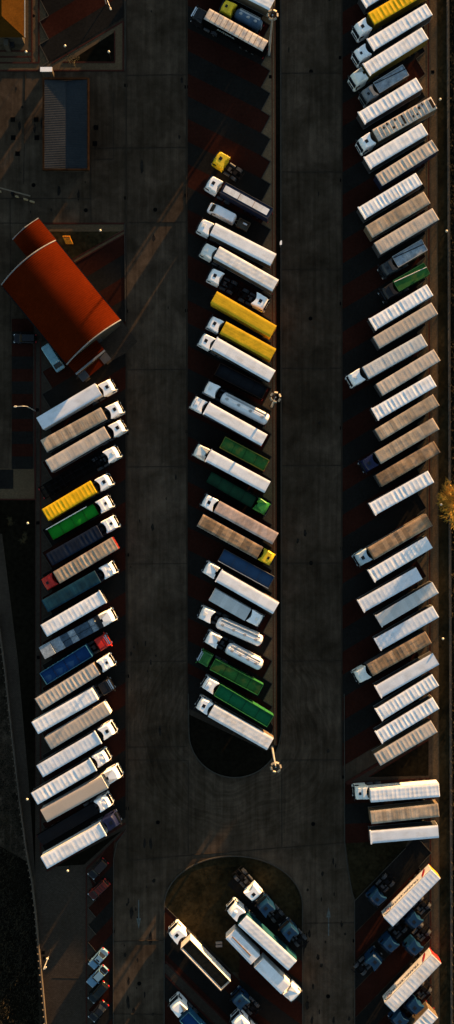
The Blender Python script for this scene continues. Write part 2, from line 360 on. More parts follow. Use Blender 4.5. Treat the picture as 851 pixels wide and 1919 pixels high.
# --- lower left car bays and pavement
P(pave, [(66, 1636), (165, 1622), (165, 2050), (96, 2050), (84, 1919), (72, 1770)], ZP, 1)
P(pave, [(160, 1620), (182, 1600), (182, 2050), (160, 2050)], ZP+.002, 1)
for k in range(-2, 9):
    O = (165.7, 1702+31.8*k); I = (180, O[1]+17); X = 211.0
    P(bays, [O, I, (X, I[1]-(X-I[0])*1.08), (X, O[1]-(X-O[0])*1.08)], ZB, k % 2); kerbline([O, I], wd=0.1)
P(bays, [(200, 1590), (214, 1575), (211, 1625), (175, 1664), (166, 1639)], ZB-.002, 0)
P(kred, [(161, 1628), (163, 1628), (163, 2050), (161, 2050)], ZB)
kerbline([(236, 1556), (219, 1580), (213, 1610), (212.5, 2050)], wd=0.15)
# --- left verge, path and gravel outside
P(pave, [(-120, 878), (66, 878), (66, 936), (-120, 936)], ZP, 0)
P(pave, [(30, 878), (30, 878), (66, 600), (66, 936), (30, 936)], ZP-.003, 1)
P(pave, [(64, 600), (80, 600), (78, 700), (64, 900)], ZP+.001, 1)
P(grass, [(-120, 936), (66, 936), (66, 1640), (58, 1640), (30, 1400), (4, 1100), (-10, 936)], ZG, 1)
P(pave, [(-10, 1000), (4, 1000), (34, 1240), (57, 1500), (66, 1640), (58, 1640), (38, 1500), (14, 1280), (-10, 1120)], ZG+.004, 1)
bar(kred, (66, 936), (-60, 936), 0.25, ZB); bar(kred, (66, 936), (66, 640), 0.25, ZB)
for i in range(12):                          # short bays beside the left yard
    y0 = 600+23.4*i-2
    P(bays, [(22.5, y0), (62, y0), (62, y0+23.4), (22.5, y0+23.4)], ZB, i % 2)
P(bays, [(-60, 880), (25, 880), (25, 916), (-60, 916)], ZB, 1)
# --- top left corner: paving round the small house, bays, triangular islands
P(pave, [(-120, -120), (76, -120), (93, 120), (232, 40), (233.5, 133), (-120, 133)], ZP, 0)
for k in range(-6, 1):
    O = (74.5, 84+43.3*k); I = (91.5, O[1]+33); X = 232.0
    P(bays, [O, I, (X, I[1]-(X-I[0])*.6), (X, O[1]-(X-O[0])*.6)], ZB, 1-(k % 2)); kerbline([O, I, (O[0], O[1]+43.3)], wd=0.12)
P(grass, [(128, 117), (215, 60), (215, 117)], ZG, 1)
for a, c in (((73, -50), (73, 118)), ((60, -50), (60, 118)), ((0, 96), (60, 96)), ((0, 107), (60, 107)), ((-40, 118), (73, 118)), ((0, 132.5), (233, 132.5)), ((97, 119), (231, 40)), ((231, 40), (231, 132)), ((118, 117), (215, 117)), ((215, 58), (215, 117))):
    bar(kred, a, c, 0.25, ZB+.004, ZP)
P(pave, [(82, 419), (232, 419), (232, 434), (82, 434)], ZP, 0)
P(pave, [(232, 430), (233, 440), (140, 492), (134, 488)], ZB+.005, 0)
P(grass, [(95, 434), (226, 434), (134, 486)], ZG, 0)
bar(kred, (84, 419), (233, 419), 0.3, ZB+.01); bar(kred, (233, 432), (136, 487), 0.25, ZB+.02); bar(kred, (233, 440), (140, 493), 0.25, ZB+.02)
bar(kerb, (234.5, -120), (234.5, 133), 0.15, .1); bar(kerb, (234, 419), (235, 602), 0.15, .1)
P(pave, [(226, 598), (258, 640), (236, 662), (142, 712), (150, 690)], ZB+.006, 1)
# wall-to-wall channel lines beside the lanes
for x0, x1, y0, y1 in ((236.5, 238.5, -120, 1545), (349, 351, -120, 1330), (523.5, 523.6, -120, 1), (641, 640, -120, 1460)):
    bar(joints, (x0, y0), (x1, y1), 0.22, 0.012)
for y in (141, 277, 417, 693, 875, 1057, 1240, 1400): bar(joints, (238, y), (350, y-1), 0.09, 0.012)
for y in (137, 322, 505, 690, 872, 1055, 1238, 1424): bar(joints, (528, y), (641, y), 0.10, 0.012)
for a, c in (((240, 1424), (352, 1425)), ((353, 1425), (353, 1600)), ((528, 1425), (528, 1590)), ((240, 1612), (645, 1579)), ((240, 1425), (240, 1612)), ((212, 1764), (306, 1762)), ((570, 1730), (664, 1729)), ((213, 1900), (306, 1901)), ((0, 372), (170, 372)), ((48, 140), (44, 345)), ((19, 372), (19, 620)), ((168, 140), (171, 418)), ((213, 170), (213, 298)), ((176, 298), (213, 298)), ((172, 277), (236, 277)), ((0, 418), (84, 418)), ((98, 1832), (160, 1833))):
    bar(joints, a, c, 0.09, 0.012)
PB = [BAYR, BAYD]
struct('parking_bays', bays, PB); struct('pavement', pave, [PAVE, PAVE2, PAVE3]); struct('kerbs', kerb, KERBC)
struct('pavement_edging', kred, [KERBR, mat('sunlit_red_edging', (0.075, 0.027, 0.014), .9, n1=(.4, .2), n2=(4, .2), spec=0.0)]); struct('grass_verge', grass, [GRASSM, SOIL]); struct('road_joints', joints, JOINT)  # second edging colour is the red one with sunlight painted in
# arrows on the road
def arrow(x, y, up):
    b = MB(); s = 1 if up else -1
    c = at(x, y)
    b.flat([(c[0]-.1, c[1]-2.6*s), (c[0]+.1, c[1]-2.6*s), (c[0]+.1, c[1]+.9*s), (c[0]-.1, c[1]+.9*s)], 0.02)
    b.flat([(c[0]-.42, c[1]+.9*s), (c[0]+.42, c[1]+.9*s), (c[0], c[1]+2.9*s)], 0.02)
    struct('road_arrow', b, LINE)
OIL = mat('oil_stain', (0.013, 0.0115, 0.010), .9, n1=(1.5, .5), n2=(5, .4), spec=0.0)
ob = MB(); rq = random.Random(5); zc = 0
for i in range(90):
    lane = rq.choice(((245, 345, -40, 1600), (532, 636, -40, 1600), (218, 300, 1640, 1919), (572, 658, 1600, 1919), (10, 225, 150, 400)))
    px_, py_ = rq.uniform(lane[0], lane[1]), rq.uniform(lane[2], lane[3]); c_ = at(px_, py_); r0 = rq.uniform(.08, .4); st = rq.uniform(1, 4); zc += .00006
    ob.flat([(c_[0]+cos(a)*r0*rq.uniform(.6, 1.1), c_[1]+sin(a)*r0*st*rq.uniform(.6, 1.1)) for a in [2*pi*k_/11 for k_ in range(11)]], .006+zc)
struct('oil_stains', ob, OIL)
arrow(260, 1712, False); arrow(616, 1728, True)
cov = MB(); c0 = [(cos(2*pi*i/16)*.38, sin(2*pi*i/16)*.38) for i in range(16)]; cov.prism(c0, 0.0, 0.03); cov.prism([(x*.8, y*.8) for x, y in c0], 0.03, 0.036)
cov = cov.mesh('manhole_cover', IRON)
for x, y, l in ((583, 134, 'round manhole cover in the right lane near its top joint'), (583, 1055, 'round manhole cover on the right lane joint beside the grey blue tipper'),
                (587, 1544, 'round manhole cover right of the loop road below the mast light'), (296, 1541, 'round manhole cover left of the loop road beside the blue cab'),
                (582, 597, 'round manhole cover in the right lane level with the yellow trailers'), (291, 393, 'round manhole cover in the left lane near the red roofed hall'),
                (261, 1843, 'round manhole cover in the bottom left lane beside the warm light streak'), (161, 394, 'round manhole cover between the blue roof and the red roof'),
                (63, 347, 'round manhole cover right of the slanting barrier'), (63, 30, 'round manhole cover on paving beside the orange tiled house'), (615, 1867, 'round manhole cover in the bottom right lane')):
    tag(put('manhole_cover', cov, None, (*at(x, y), 0.014)), l, 'manhole cover', 'manhole covers in the lanes')
gr = MB(); gr.box((0, 0, .015), (.62, .62, .03)); [gr.box((0, -.24+.12*i, .036), (.5, .05, .012)) for i in range(5)]
gr = gr.mesh('drain_grate', IRON)
k = 0
GR = [(236, 160, 'top left lane edge beside the blue roof'), (236, 371, 'left lane edge above the triangular lawn'), (237, 583, 'left lane edge at the red roof corner'), (238, 812, 'left lane edge below the third left truck'),
      (239, 1040, 'left lane edge beside the red framed trailer'), (239, 1267, 'left lane edge beside the black cab'), (239, 1515, 'left lane edge above the left triangular island'),
      (349, 163, 'empty bays upper left edge'), (349, 366, 'middle bays edge beside the blue and white tipper'), (350, 582, 'middle bays edge beside the long yellow trailer'), (351, 809, 'middle bays edge under the fourth white cab'), (352, 1040, 'middle bays edge beside the brown trailer'), (353, 1267, 'middle bays edge beside the green tippers'),
      (507, 144, 'paving between empty bay teeth'), (638, 108, 'right lane edge beside the top white cab'), (640, 338, 'right lane edge beside tan ribbed trailer'), (640, 569, 'right lane edge beside green tipper'), (640, 802, 'right lane edge left of the tan trailers'), (641, 1028, 'right lane edge beside the pale blue cab'), (642, 1259, 'right lane edge beside lower right white cab'), (644, 1456, 'right lane edge at the triangular island tip'),
      (24, 224, 'left yard, upper left of four square pits'), (68, 224, 'left yard, upper right of four square pits'), (25, 258, 'left yard, lower left of four square pits'), (69, 258, 'left yard, lower right of four square pits'), (33, 288, 'left yard, framed pit above the barrier'),
      (180, 239, 'right of the blue roof, upper pit'), (178, 269, 'right of the blue roof, lower pit'), (811, 135, 'right pavement beside the dark red bay'), (81, 1785, 'lower left pavement above the lamp'), (83, 1795, 'lower left pavement left of the lamp'), (72, 1232, 'left pavement beside the blue truck'), (70, 768, 'left pavement beside the curved lamp'), (71, 980, 'left pavement beside the green truck'), (212, 1745, 'bottom left lane kerb'), (664, 1763, 'bottom right lane kerb')]
for x, y, l in GR:
    s = 1.4 if 'pit' in l else 1
    o = tag(put('drain_grate', gr, None, (*at(x, y), 0.02)), 'square iron drain grate, '+l, 'drain grate', 'square drain grates'); o.scale = (s, s, 1)

# ------------------------------------------------------------------ vehicle kit (shared meshes)
CACHE = {}
def cached(key, fn):
    if key not in CACHE: CACHE[key] = fn()
    return CACHE[key]
def wheel_mesh(r=0.5, wd=0.32):
    b = MB(); b.tube((0, -wd/2, 0), (0, wd/2, 0), r, 18, 0); b.tube((0, -wd/2-.012, 0), (0, wd/2+.012, 0), r*.55, 12, 1); b.tube((0, -wd/2-.05, 0), (0, wd/2+.05, 0), r*.2, 8, 1)
    return b.mesh('wheel', [RUB, mat('wheel_rim', (0.03, 0.03, 0.03), .7, spec=.1)])
WH = wheel_mesh(); WHD = wheel_mesh(0.5, 0.62); WHC = wheel_mesh(0.32, 0.21)

# cab: local x forward, origin under the roof centre
def cab_ring(z, xf, xr, hw, inset=0.0, concave=0.0, tipw=None):
    """plan outline: rounded front, concave rear edge between two swept side fins"""
    tipw = tipw or hw; pts = []
    for i in range(7):                      # front right corner round to front left
        t = -1+2*i/6; pts.append((xf-0.16*abs(t)**2.6, t*(hw-0.03)))
    pts += [(xf-0.38, hw), (0.1, hw+.0), (-0.7, tipw), (xr+0.12, tipw), (xr, tipw-.03)]
    for i in range(5):
        t = 1-2*(i+1)/6; pts.append((xr+concave*(1-abs(t)**1.7), t*(tipw-.03)))
    pts += [(xr, -(tipw-.03)), (xr+0.12, -tipw), (-0.7, -tipw), (0.1, -hw), (xf-0.38, -hw)]
    return [(x, y, z) for x, y in pts]
def cab_shell(var):
    b = MB(); fair = var not in ('low',)
    H = {'high': 3.78, 'mid': 3.55, 'low': 2.95, 'bump': 3.6, 'globe': 3.85, 'smooth': 3.75}.get(var, 3.7)
    rr = -1.42 if fair else -1.0; cc = 0.42 if fair else 0.0
    R = [cab_ring(.45, 1.30, -1.05, 1.18), cab_ring(.62, 1.40, -1.08, 1.24), cab_ring(1.75, 1.38, -1.08, 1.25),
         cab_ring(1.95, 1.34, -1.08, 1.24), cab_ring(min(2.9, H-.15), 1.12, rr if fair else -1.0, 1.20, concave=cc, tipw=1.25)]
    if fair: R += [cab_ring(3.2, 1.02, rr, 1.17, concave=cc, tipw=1.24), cab_ring(H-.22, .86, rr, 1.13, concave=cc, tipw=1.22), cab_ring(H-.06, .70, rr+.03, 1.07, concave=cc, tipw=1.17), cab_ring(H, .58, rr+.06, 1.0, concave=cc, tipw=1.11)]
    else: R += [cab_ring(H-.05, .98, -.98, 1.15), cab_ring(H, .85, -.92, 1.05)]
    b.loft(R, 0, True, False)
    if var in ('mid', 'bump'):              # raised deflector crease on the roof
        b.prism([(-.35, -.95), (-.35, .95), (-1.0, 1.02), (-.93, 0), (-1.0, -1.02)], H-.02, H+.13)
    if var == 'bump': b.box((.15, 0, H+.03), (.62, .7, .12)); b.box((.15, 0, H+.1), (.4, .42, .08))
    if var == 'globe': b.loft([[(.05+cos(a)*r, sin(a)*r, H+z) for a in [2*pi*i/12 for i in range(12)]] for r, z in ((.38, -.02), (.36, .12), (.2, .22))], 0, True, True)
    if var == 'low': b.box((-.35, 0, H+.06), (.9, 1.5, .16)); b.box((.55, 0, H+.02), (.16, 2.1, .14))
    if var == 'smooth':
        for sy in (-1, 1): b.add([(.5, sy*.95, H+.005), (-1.25, sy*.25, H+.13), (-1.3, sy*1.05, H+.03)], [(0, 1, 2), (2, 1, 0)])
    return b, H
def cab_parts(color, var, parent, loc, rz, lab=None):
    pm = PAINT[color]
    def mk():
        b, H = cab_shell(var); return b.mesh('cab', pm), H
    me, H = cached(('cab', color, var), mk)
    c = put('cab', me, parent, loc, rz)
    if lab: c['label'] = lab
    def kit():
        K = []
        b = MB(); b.add([(1.375, -1.08, 1.93), (1.375, 1.08, 1.93), (1.15, 1.0, 2.78), (1.15, -1.0, 2.78)], [(0, 1, 2, 3)])
        b.add([(1.335, -1.08, 1.93), (1.335, 1.08, 1.93), (1.11, 1.0, 2.78), (1.11, -1.0, 2.78)], [(3, 2, 1, 0)]); K.append(('windscreen', b.mesh('windscreen', GLASS)))
        for s in (-1, 1):
            b = MB(); b.prism([(.25, s*1.235), (1.02, s*1.235), (1.02, s*1.262), (.25, s*1.262)], 1.95, 2.62); K.append(('side_window', b.mesh('side_window', GLASS)))
            b = MB(); b.box((1.25, s*1.42, 2.35), (.12, .28, .75)); b.tube((1.15, s*1.2, 2.7), (1.25, s*1.45, 2.7), .025, 6); K.append(('mirror', b.mesh('mirror', BLACK if var != 'low' else PAINT[color])))
            b = MB(); b.box((1.40, s*.92, .78), (.08, .38, .24)); K.append(('headlight', b.mesh('headlight', LENS)))
        b = MB(); b.box((1.4, 0, 1.25), (.05, 1.5, .62)); b.box((1.42, 0, .62), (.06, 2.2, .12)); K.append(('grille', b.mesh('grille', STEEL)))
        b = MB(); b.prism([(1.16, -1.02), (1.38, -.98), (1.38, .98), (1.16, 1.02)], 2.82, 2.9); K.append(('sun_visor', b.mesh('sun_visor', GLASS if var != 'low' else CHROME)))
        if var in ('high',): b = MB(); b.prism(rrect(-.32, .28, -.33, .33, .06), H-.03, H+.03); K.append(('skylight', b.mesh('skylight', SKYL)))
        if var in ('mid',): b = MB(); b.prism(rrect(.0, .45, -.26, .26, .05), H-.03, H+.04); K.append(('skylight', b.mesh('skylight', SKYL)))
        if var in ('hatch',): b = MB(); b.prism(rrect(-.1, .45, -.36, .36, .06), H-.02, H+.05); b.box((.1, .0, H+.07), (.16, .3, .06)); K.append(('roof_hatch', b.mesh('roof_hatch', PAINT['cream'])))
        if var in ('bump', 'low'): b = MB(); b.box((.95 if var == 'low' else .62, 0, H+.03), (.1, 1.7, .07)); K.append(('light_bar', b.mesh('light_bar', CHROME)))
        return K
    for nm, m in cached(('kit', color, var), kit): put(nm, m, c)
    return c
def tractor_chassis(parent, loc, rz, color='dark', rear=True):
    def mk():
        b = MB()
        for s in (-1, 1): b.box((-1.9, s*.42, .95), (5.6, .09, .26))
        for x in (-4.5, -3.3, -2.2, -1.3): b.box((x, 0, .95), (.12, .84, .2))
        b.box((-1.75, 0, 1.11), (.7, .9, .04)); b.box((-3.3, 0, 1.16), (.75, .85, .08)); b.tube((-3.3, 0, 1.2), (-3.3, 0, 1.24), .4, 14)
        b.box((-4.72, 0, .8), (.1, 2.3, .16)); b.box((-1.5, .2, 1.5), (.25, .5, .7))
        return b.mesh('chassis', STEEL)
    c = put('chassis', cached('tch', mk), parent, loc, rz)
    def tank(s):
        b = MB(); n = 10; R = []
        for x in (-2.65, -1.45): R.append([(x, s*.98+cos(2*pi*i/n)*.30, .72+sin(2*pi*i/n)*.3) for i in range(n)])
        b.loft(R, 0, True, True); return b.mesh('fuel_tank', PALE)
    def fend(s):
        b = MB(); R = []
        for i in range(9):
            a = pi*i/8; x = -3.55+cos(a)*.66; z = .56+sin(a)*.60; R.append([(x, s*1.0-.3, z), (x, s*1.0+.3, z), (x, s*1.0+.3, z-.03), (x, s*1.0-.3, z-.03)])
        b.loft(R, 0, True, False); return b.mesh('mudguard', PALE)
    for s in (-1, 1):
        put('fuel_tank', cached(('tank', s), lambda: tank(s)), c); put('mudguard', cached(('fend', s), lambda: fend(s)), c)
        put('wheel', WH, c, (.15, s*1.02, .5)); put('wheel', WHD, c, (-3.55, s*.93, .5))
    put('catwalk', cached('cat', lambda: MB().box((-2.05, .0, 1.15), (.55, .8, .03)).box((-2.6, .3, 1.12), (.3, .3, .16)).mesh('catwalk', PALE)), c)
    return c

def trailer_chassis(parent, L, rz=0.0):
    def mk():
        b = MB()
        for s in (-1, 1):
            b.box((0, s*.5, .98), (L-.3, .1, .26)); b.box((L/2-3.2, s*.8, .55), (.14, .14, .95))
        for i in range(7): b.box((-L/2+.4+i*(L-.8)/6, 0, 1.0), (.1, 2.2, .14))
        b.box((-L/2+.1, 0, .55), (.1, 2.3, .14)); b.box((-L/2+.4, .4, .75), (.08, .08, .4)); b.box((-L/2+.4, -.4, .75), (.08, .08, .4))
        return b.mesh('trailer_chassis', STEEL)
    c = put('trailer_chassis', cached(('trch', round(L, 1)), mk), parent, (0, 0, 0))
    for ax in (0, 1.31, 2.62):
        for s in (-1, 1): put('wheel', WHD, c, (-L/2+2.1+ax, s*.9, .5))
    return c

def roof_mesh(L, W, H, style, seed, m):
    rnd = random.Random(seed); nb = max(6, round(L/rnd.uniform(.80, .93))); b = MB()
    A = {'bows': .030, 'deep': .042, 'soft': .014, 'flat': .003, 'quilt': .016, 'long': .004, 'panel': .010}[style]
    amp = [A*rnd.uniform(.25, 1.4) for _ in range(nb+1)]; skew = [rnd.uniform(.8, 1.2) for _ in range(nb+1)]
    sub = 8; nx = nb*sub if A > .003 else 24; ny = 12; ph = rnd.uniform(0, 6); wr = .006 if style != 'flat' else .0015
    for i in range(nx+1):
        u = i/nx; x = (u-.5)*L
        for j in range(ny+1):
            v = -1+2*j/ny; y = v*W/2
            z = H-.055*abs(v)**8
            if style == 'long': z += .012*(abs(abs(v)-.35) < .1) + .01*cos(v*9)
            else:
                q = u*nb; kb = min(int(q), nb-1); fr = (q-kb)**skew[kb]
                z -= amp[kb]*sin(pi*fr)**(1.0 if style != 'panel' else .35)*(1-abs(v)**3)
                if style == 'quilt': z -= .010*abs(sin(v*1.5*pi))
            if 0 < j < ny: z += wr*(sin(x*2.1+v*3+ph)+.7*sin(x*5.3-v*7+ph*2)+.5*sin(x*11+v*13+ph*3))*.5
            z -= .04*max(0, abs(u-.5)*2-.992)/.008*(style != 'flat')
            b.v.append((x, y, z))
    for i in range(nx):
        for j in range(ny):
            a = i*(ny+1)+j; b.f.append((a, a+ny+1, a+ny+2, a+1)); b.m.append(0); b.sm.append(True)
    return b.mesh('roof', m)

def van_body(L, W, H, z0=1.15):
    b = MB(); o = lambda i: rrect(-L/2+i, L/2-i, -W/2+i, W/2-i, .07, 2)
    b.loft([[(x, y, z0) for x, y in o(.0)], [(x, y, H-.09) for x, y in o(.0)], [(x, y, H-.075) for x, y in o(.012)]])
    return b

TRK = []
def lorry(label, kind, top, side, f, r, W=2.5, cab=None, H=4.0, style='bows', cap=False, group=None, hide=None, extra=None):
    """f, r: plan pixels of the roof's front and rear edge centres at height H. cab=(px, py, colour, variant)"""
    F = Vector(at(*f, H)); R = Vector(at(*r, H)); d = F-R; L = d.length; rz = atan2(d.y, d.x); mid = (F+R)/2
    coupled = cab is not None
    nm, cat = ('semi_truck', 'truck') if coupled else ('semi_trailer', 'trailer')
    root = thing(nm, label, cat, (mid.x, mid.y, 0), rz, group)
    seed = int(abs(f[0]*7+f[1]*13))
    tp = TARP.get(top); sm = SIDE[side]
    if coupled:
        C = Vector(at(cab[0], cab[1], 3.75))-mid; cl = (C.x*cos(rz)+C.y*sin(rz), -C.x*sin(rz)+C.y*cos(rz))
        fwd = 1.42 if cab[3] != 'low' else 1.0
        cl = (max(cl[0], L/2+fwd+.18), max(-.45, min(.45, cl[1])))
        ang = cab[4] if len(cab) > 4 else 0.0
        cab_parts(cab[2], cab[3], root, (cl[0], cl[1], 0), ang); tractor_chassis(root, (cl[0], cl[1], 0), ang)
    if kind != 'rigid': trailer_chassis(root, L)
    else:
        c = MB(); [c.box((0, s*.45, .95), (L+1, .1, .25)) for s in (-1, 1)]; c = c.build('body_frame', STEEL, root)
    if kind in ('box', 'rigid'):
        body = van_body(L, W, H).build('trailer_body', sm, root)
        put('roof', roof_mesh(L-.004, W-.004, H, style, seed, tp), body)
        b = MB()                            # cant rails and posts along the sides
        for s in (-1, 1):
            b.box((0, s*(W/2+.012), H-.13), (L, .03, .10)); b.box((0, s*(W/2+.012), 1.2), (L, .03, .12))
        b.build('side_rail', GALV if side in ('white', 'grey', 'tan') else sm, body)
        b = MB()
        for s in (-1, 1):
            b.box((-L/2-.02, s*W/4, 2.55), (.03, W/2-.06, 2.6)); b.box((-L/2-.05, s*W/4-.12, 2.5), (.03, .03, 2.4)); b.box((-L/2-.05, s*W/4+.12, 2.5), (.03, .03, 2.4))
        b.build('rear_door', SIDE['white'] if side == 'grey' else sm, body)
        if cap:                             # thick header roll across the front bow
            b = MB(); b.prism(rrect(L/2-.16, L/2+.07, -W/2-.13, W/2+.13, .06, 3), H-.22, H+.06); b.build('front_header', TARP['white'] if top in ('white', 'bluish', 'wdirty') else tp, body)
    elif kind in ('tipper', 'open', 'split'):
        t = .07; z0 = 1.15; b = MB()
        for s in (-1, 1): b.box((0, s*(W/2-t/2), (z0+H)/2), (L-.002, t, H-z0))
        for s in (-1, 1): b.box((s*(L/2-t/2), 0, (z0+H)/2-.002), (t, W-2*t-.004, H-z0-.004))
        b.box((0, 0, z0+.04), (L-.2, W-.2, .08))
        for i in range(9): x = -L/2+.7+i*(L-1.4)/8; b.box((x, W/2+.03, (z0+H)/2), (.09, .06, H-z0-.2)); b.box((x, -W/2-.03, (z0+H)/2), (.09, .06, H-z0-.2))
        body = b.build('trailer_body', sm, root)
        b = MB()
        rw = .05 if top in ('load', 'slate', 'black') else .10
        for s in (-1, 1): b.box((0, s*(W/2-.02), H+.04), (L+.02, rw, .07))
        for s in (-1, 1): b.box((s*(L/2-.02), 0, H+.035), (.09, W-.15, .06))
        rail = {'oldblue': GALV, 'slate': SIDE['dgrey'], 'green': SIDE['black'], 'green3': SIDE[side], 'load': SIDE['tan'], 'black': STEEL}.get(top, sm)
        b.build('top_rail', rail, body)
        if top in ('slate', 'load'): sd_ = 1; MB().box((0, sd_*(W/2-.0), H+.1), (L, .12, .06)).build('sunlit_edge', GALV, body)  # bright strip along one rail imitates a sunlit edge
        if top == 'green': MB().tube((-L/2-.1, W/2+.02, H+.1), (L/2-1.4, W/2+.02, H+.1), .09, 8).build('tarp_roller', CHROME, body)
        dz = {'load': 1.0, 'black': .55}.get(top, .22)
        if top == 'load': tp = mat('wood_bark_load', (0.022, 0.016, 0.008), 1.0, n1=(1.5, .5), n2=(8, .5))
        if kind == 'tipper' or kind == 'open':
            rnd = random.Random(seed); c = MB(); nx, ny = 60, 12
            for i in range(nx+1):
                for j in range(ny+1):
                    v = -1+2*j/ny; z = H-dz+.10*(1-v*v)+.02*sin(i*2*pi/15)+rnd.uniform(-1, 1)*(.05 if top == 'load' else .006)
                    c.v.append(((i/nx-.5)*(L-.16), v*(W/2-.08), z))
            for i in range(nx):
                for j in range(ny): a = i*(ny+1)+j; c.f.append((a, a+ny+1, a+ny+2, a+1)); c.m.append(0); c.sm.append(top != 'load')
            c.build('load' if top == 'load' else 'tarpaulin', tp, body)
            b = MB()
            for i in (1, 2, 3): b.box((-L/2+i*L/4, 0, H-dz+.13), (.05, W-.25, .05))
            if top != 'load': b.build('cross_strap', rail if top in ('slate',) else STEEL, body)
        else:                               # tarp half rolled off: two long sheets meeting on a slanting rail
            c = MB(); hw = W/2-.08; hl = L/2-.08
            c.add([(-hl, hw, H-.02), (-hl, -hw*.15, H+.02), (hl, -hw*.75, H+.02), (hl, hw, H-.02)], [(0, 1, 2, 3), (3, 2, 1, 0)])
            c.add([(-hl, -hw, H-.15), (hl, -hw, H-.15), (hl, -hw*.8, H-.1), (-hl, -hw*.25, H-.1)], [(0, 1, 2, 3), (3, 2, 1, 0)])
            c.build('tarpaulin', tp, body)
            c = MB(); c.tube((-hl-.1, -hw*.15, H+.07), (hl, -hw*.78, H+.07), .07, 8); c.build('tarp_roller', TARP['greyw'] if top == 'green3' else STEEL if top == 'oldblue' else TARP['tan2'], body)
    elif kind == 'striped':                 # navy box with a pale tarp strip between two rolled edges
        b = van_body(L, W, H); body = b.build('trailer_body', SIDE['navy'], root)
        b = MB(); b.prism(rrect(-L/2+.5, L/2-.35, -.62, .62, .1), H-.08, H+.05); b.build('roof_sheet', TARP['wdirty'], body)
        for s in (-1, 1): c = MB(); c.tube((-L/2+.05, s*(W/2-.08), H), (L/2-.05, s*(W/2-.08), H), .08, 8); c.build('side_roll', TARP['navy'], body)
        for i in (1, 2): c = MB(); c.box((-L/2+.5+i*L/3.3, 0, H+.07), (.09, 1.3, .05)); c.build('roof_strap', TARP['brown'], body)
    elif kind == 'tank':
        n = 24; R0 = W/2-.02; cz = H-R0-.12; b = MB(); R = []
        for x, rr in ((-L/2, .45), (-L/2+.12, .78), (-L/2+.35, .95), (-L/2+.6, 1), (L/2-.6, 1), (L/2-.35, .95), (L/2-.12, .78), (L/2, .45)):
            R.append([(x, cos(2*pi*i/n)*R0*rr, cz+sin(2*pi*i/n)*R0*rr) for i in range(n)])
        b.loft(R, 0, True, True)
        tm = TARP['tank'] if top == 'tank' else mat('tank_paint', (0.66, 0.66, 0.66), 0.3, n1=(.7, .12), n2=(5, .08))
        body = b.build('tank', tm, root)
        for i in range(4 if top != 'tank' else 3):
            x = -L/2+1.2+i*(L-2.4)/(3 if top != 'tank' else 2); c = MB(); c.tube((x, .05, H-.2), (x, .05, H-.02), .27, 14); c.tube((x, .05, H-.02), (x, .05, H+.03), .2, 12); c.box((x+.3, .1, H-.1), (.12, .3, .08)); c.build('hatch', GALV, body)
        c = MB(); c.box((0, -R0*.55, H-.22), (L-1.2, .32, .04)); c.tube((-L/2+.6, -R0*.82, H-.1), (L/2-.6, -R0*.82, H-.1), .03, 6); c.build('walkway', GALV, body)
        c = MB(); [c.tube((-L/2-.05, s*.25, .9), (-L/2-.05, s*.25, H-.4), .03, 6) for s in (-1, 1)]; [c.box((-L/2-.05, 0, 1+.3*i), (.03, .5, .03)) for i in range(8)]; c.build('ladder', GALV, body)
        c = MB(); [c.box((x, s*R0*.8, cz-R0*.75), (1.2, .12, .6)) for x in (-L/3, L/3) for s in (-1, 1)]; c.box((0, -R0-.02, 1.25), (L*.8, .12, .35)); c.build('side_skirt', tm, body)
    elif kind == 'flat':
        b = MB()
        for s in (-1, 1): b.box((0, s*W/2*.96, 1.2), (L, .12, .16))
        for i in range(12): b.box((-L/2+.2+i*(L-.4)/11, 0, 1.2), (.16, W*.94, .1))
        body = b.build('trailer_body', SIDE['black'], root)
        if top == 'deck': MB().box((0, 0, 1.27), (L-.1, W-.3, .04)).build('deck', TARP['black'], body)
        for s in (-1, 1): MB().box((-L/2-.03, s*.95, .75), (.06, .35, .16)).build('tail_light', REDL, body)
    elif kind == 'stack':                   # platform loaded with covered pallets of uneven size
        MB().box((0, 0, 1.2), (L, W, .12)).build('trailer_body', SIDE['dgrey'], root)
        rnd = random.Random(seed); x = -L/2+.1; i = 0
        for ln, hh, sp in ((2.3, 3.7, 0), (2.1, 3.3, 0), (1.6, 3.5, 1), (1.4, 3.3, 1), (2.9, 3.3, 1), (1.1, 3.1, 1)):
            if sp:
                for s in (-1, 1): b = MB(); b.prism(rrect(x+.03, x+ln-.03, s*W/4-W/4+.04, s*W/4+W/4-.04, .05, 2), 1.27, hh+s*.12-.1*i % .3); b.build('pallet_load', TARP['oldblue'] if (i+s) % 2 == 0 else mat('tarp_dark_slate', (0.035, 0.06, 0.09), 0.5, n1=(1.5, .5), n2=(5, .3)), root)
            else: b = MB(); b.prism(rrect(x+.03, x+ln-.03, -W/2+.03, W/2-.03, .05, 2), 1.27, hh); b.build('pallet_load', TARP['oldblue'], root)
            x += ln; i += 1
    for s in (-1, 1): put('tail_light', cached('tl', lambda: MB().box((0, 0, 0), (.06, .32, .14)).mesh('tail_light', REDL)), root, (-L/2-.08, s*.95, .75))
    if extra: extra(root, L, W, H)
    TRK.append(root)
    return root

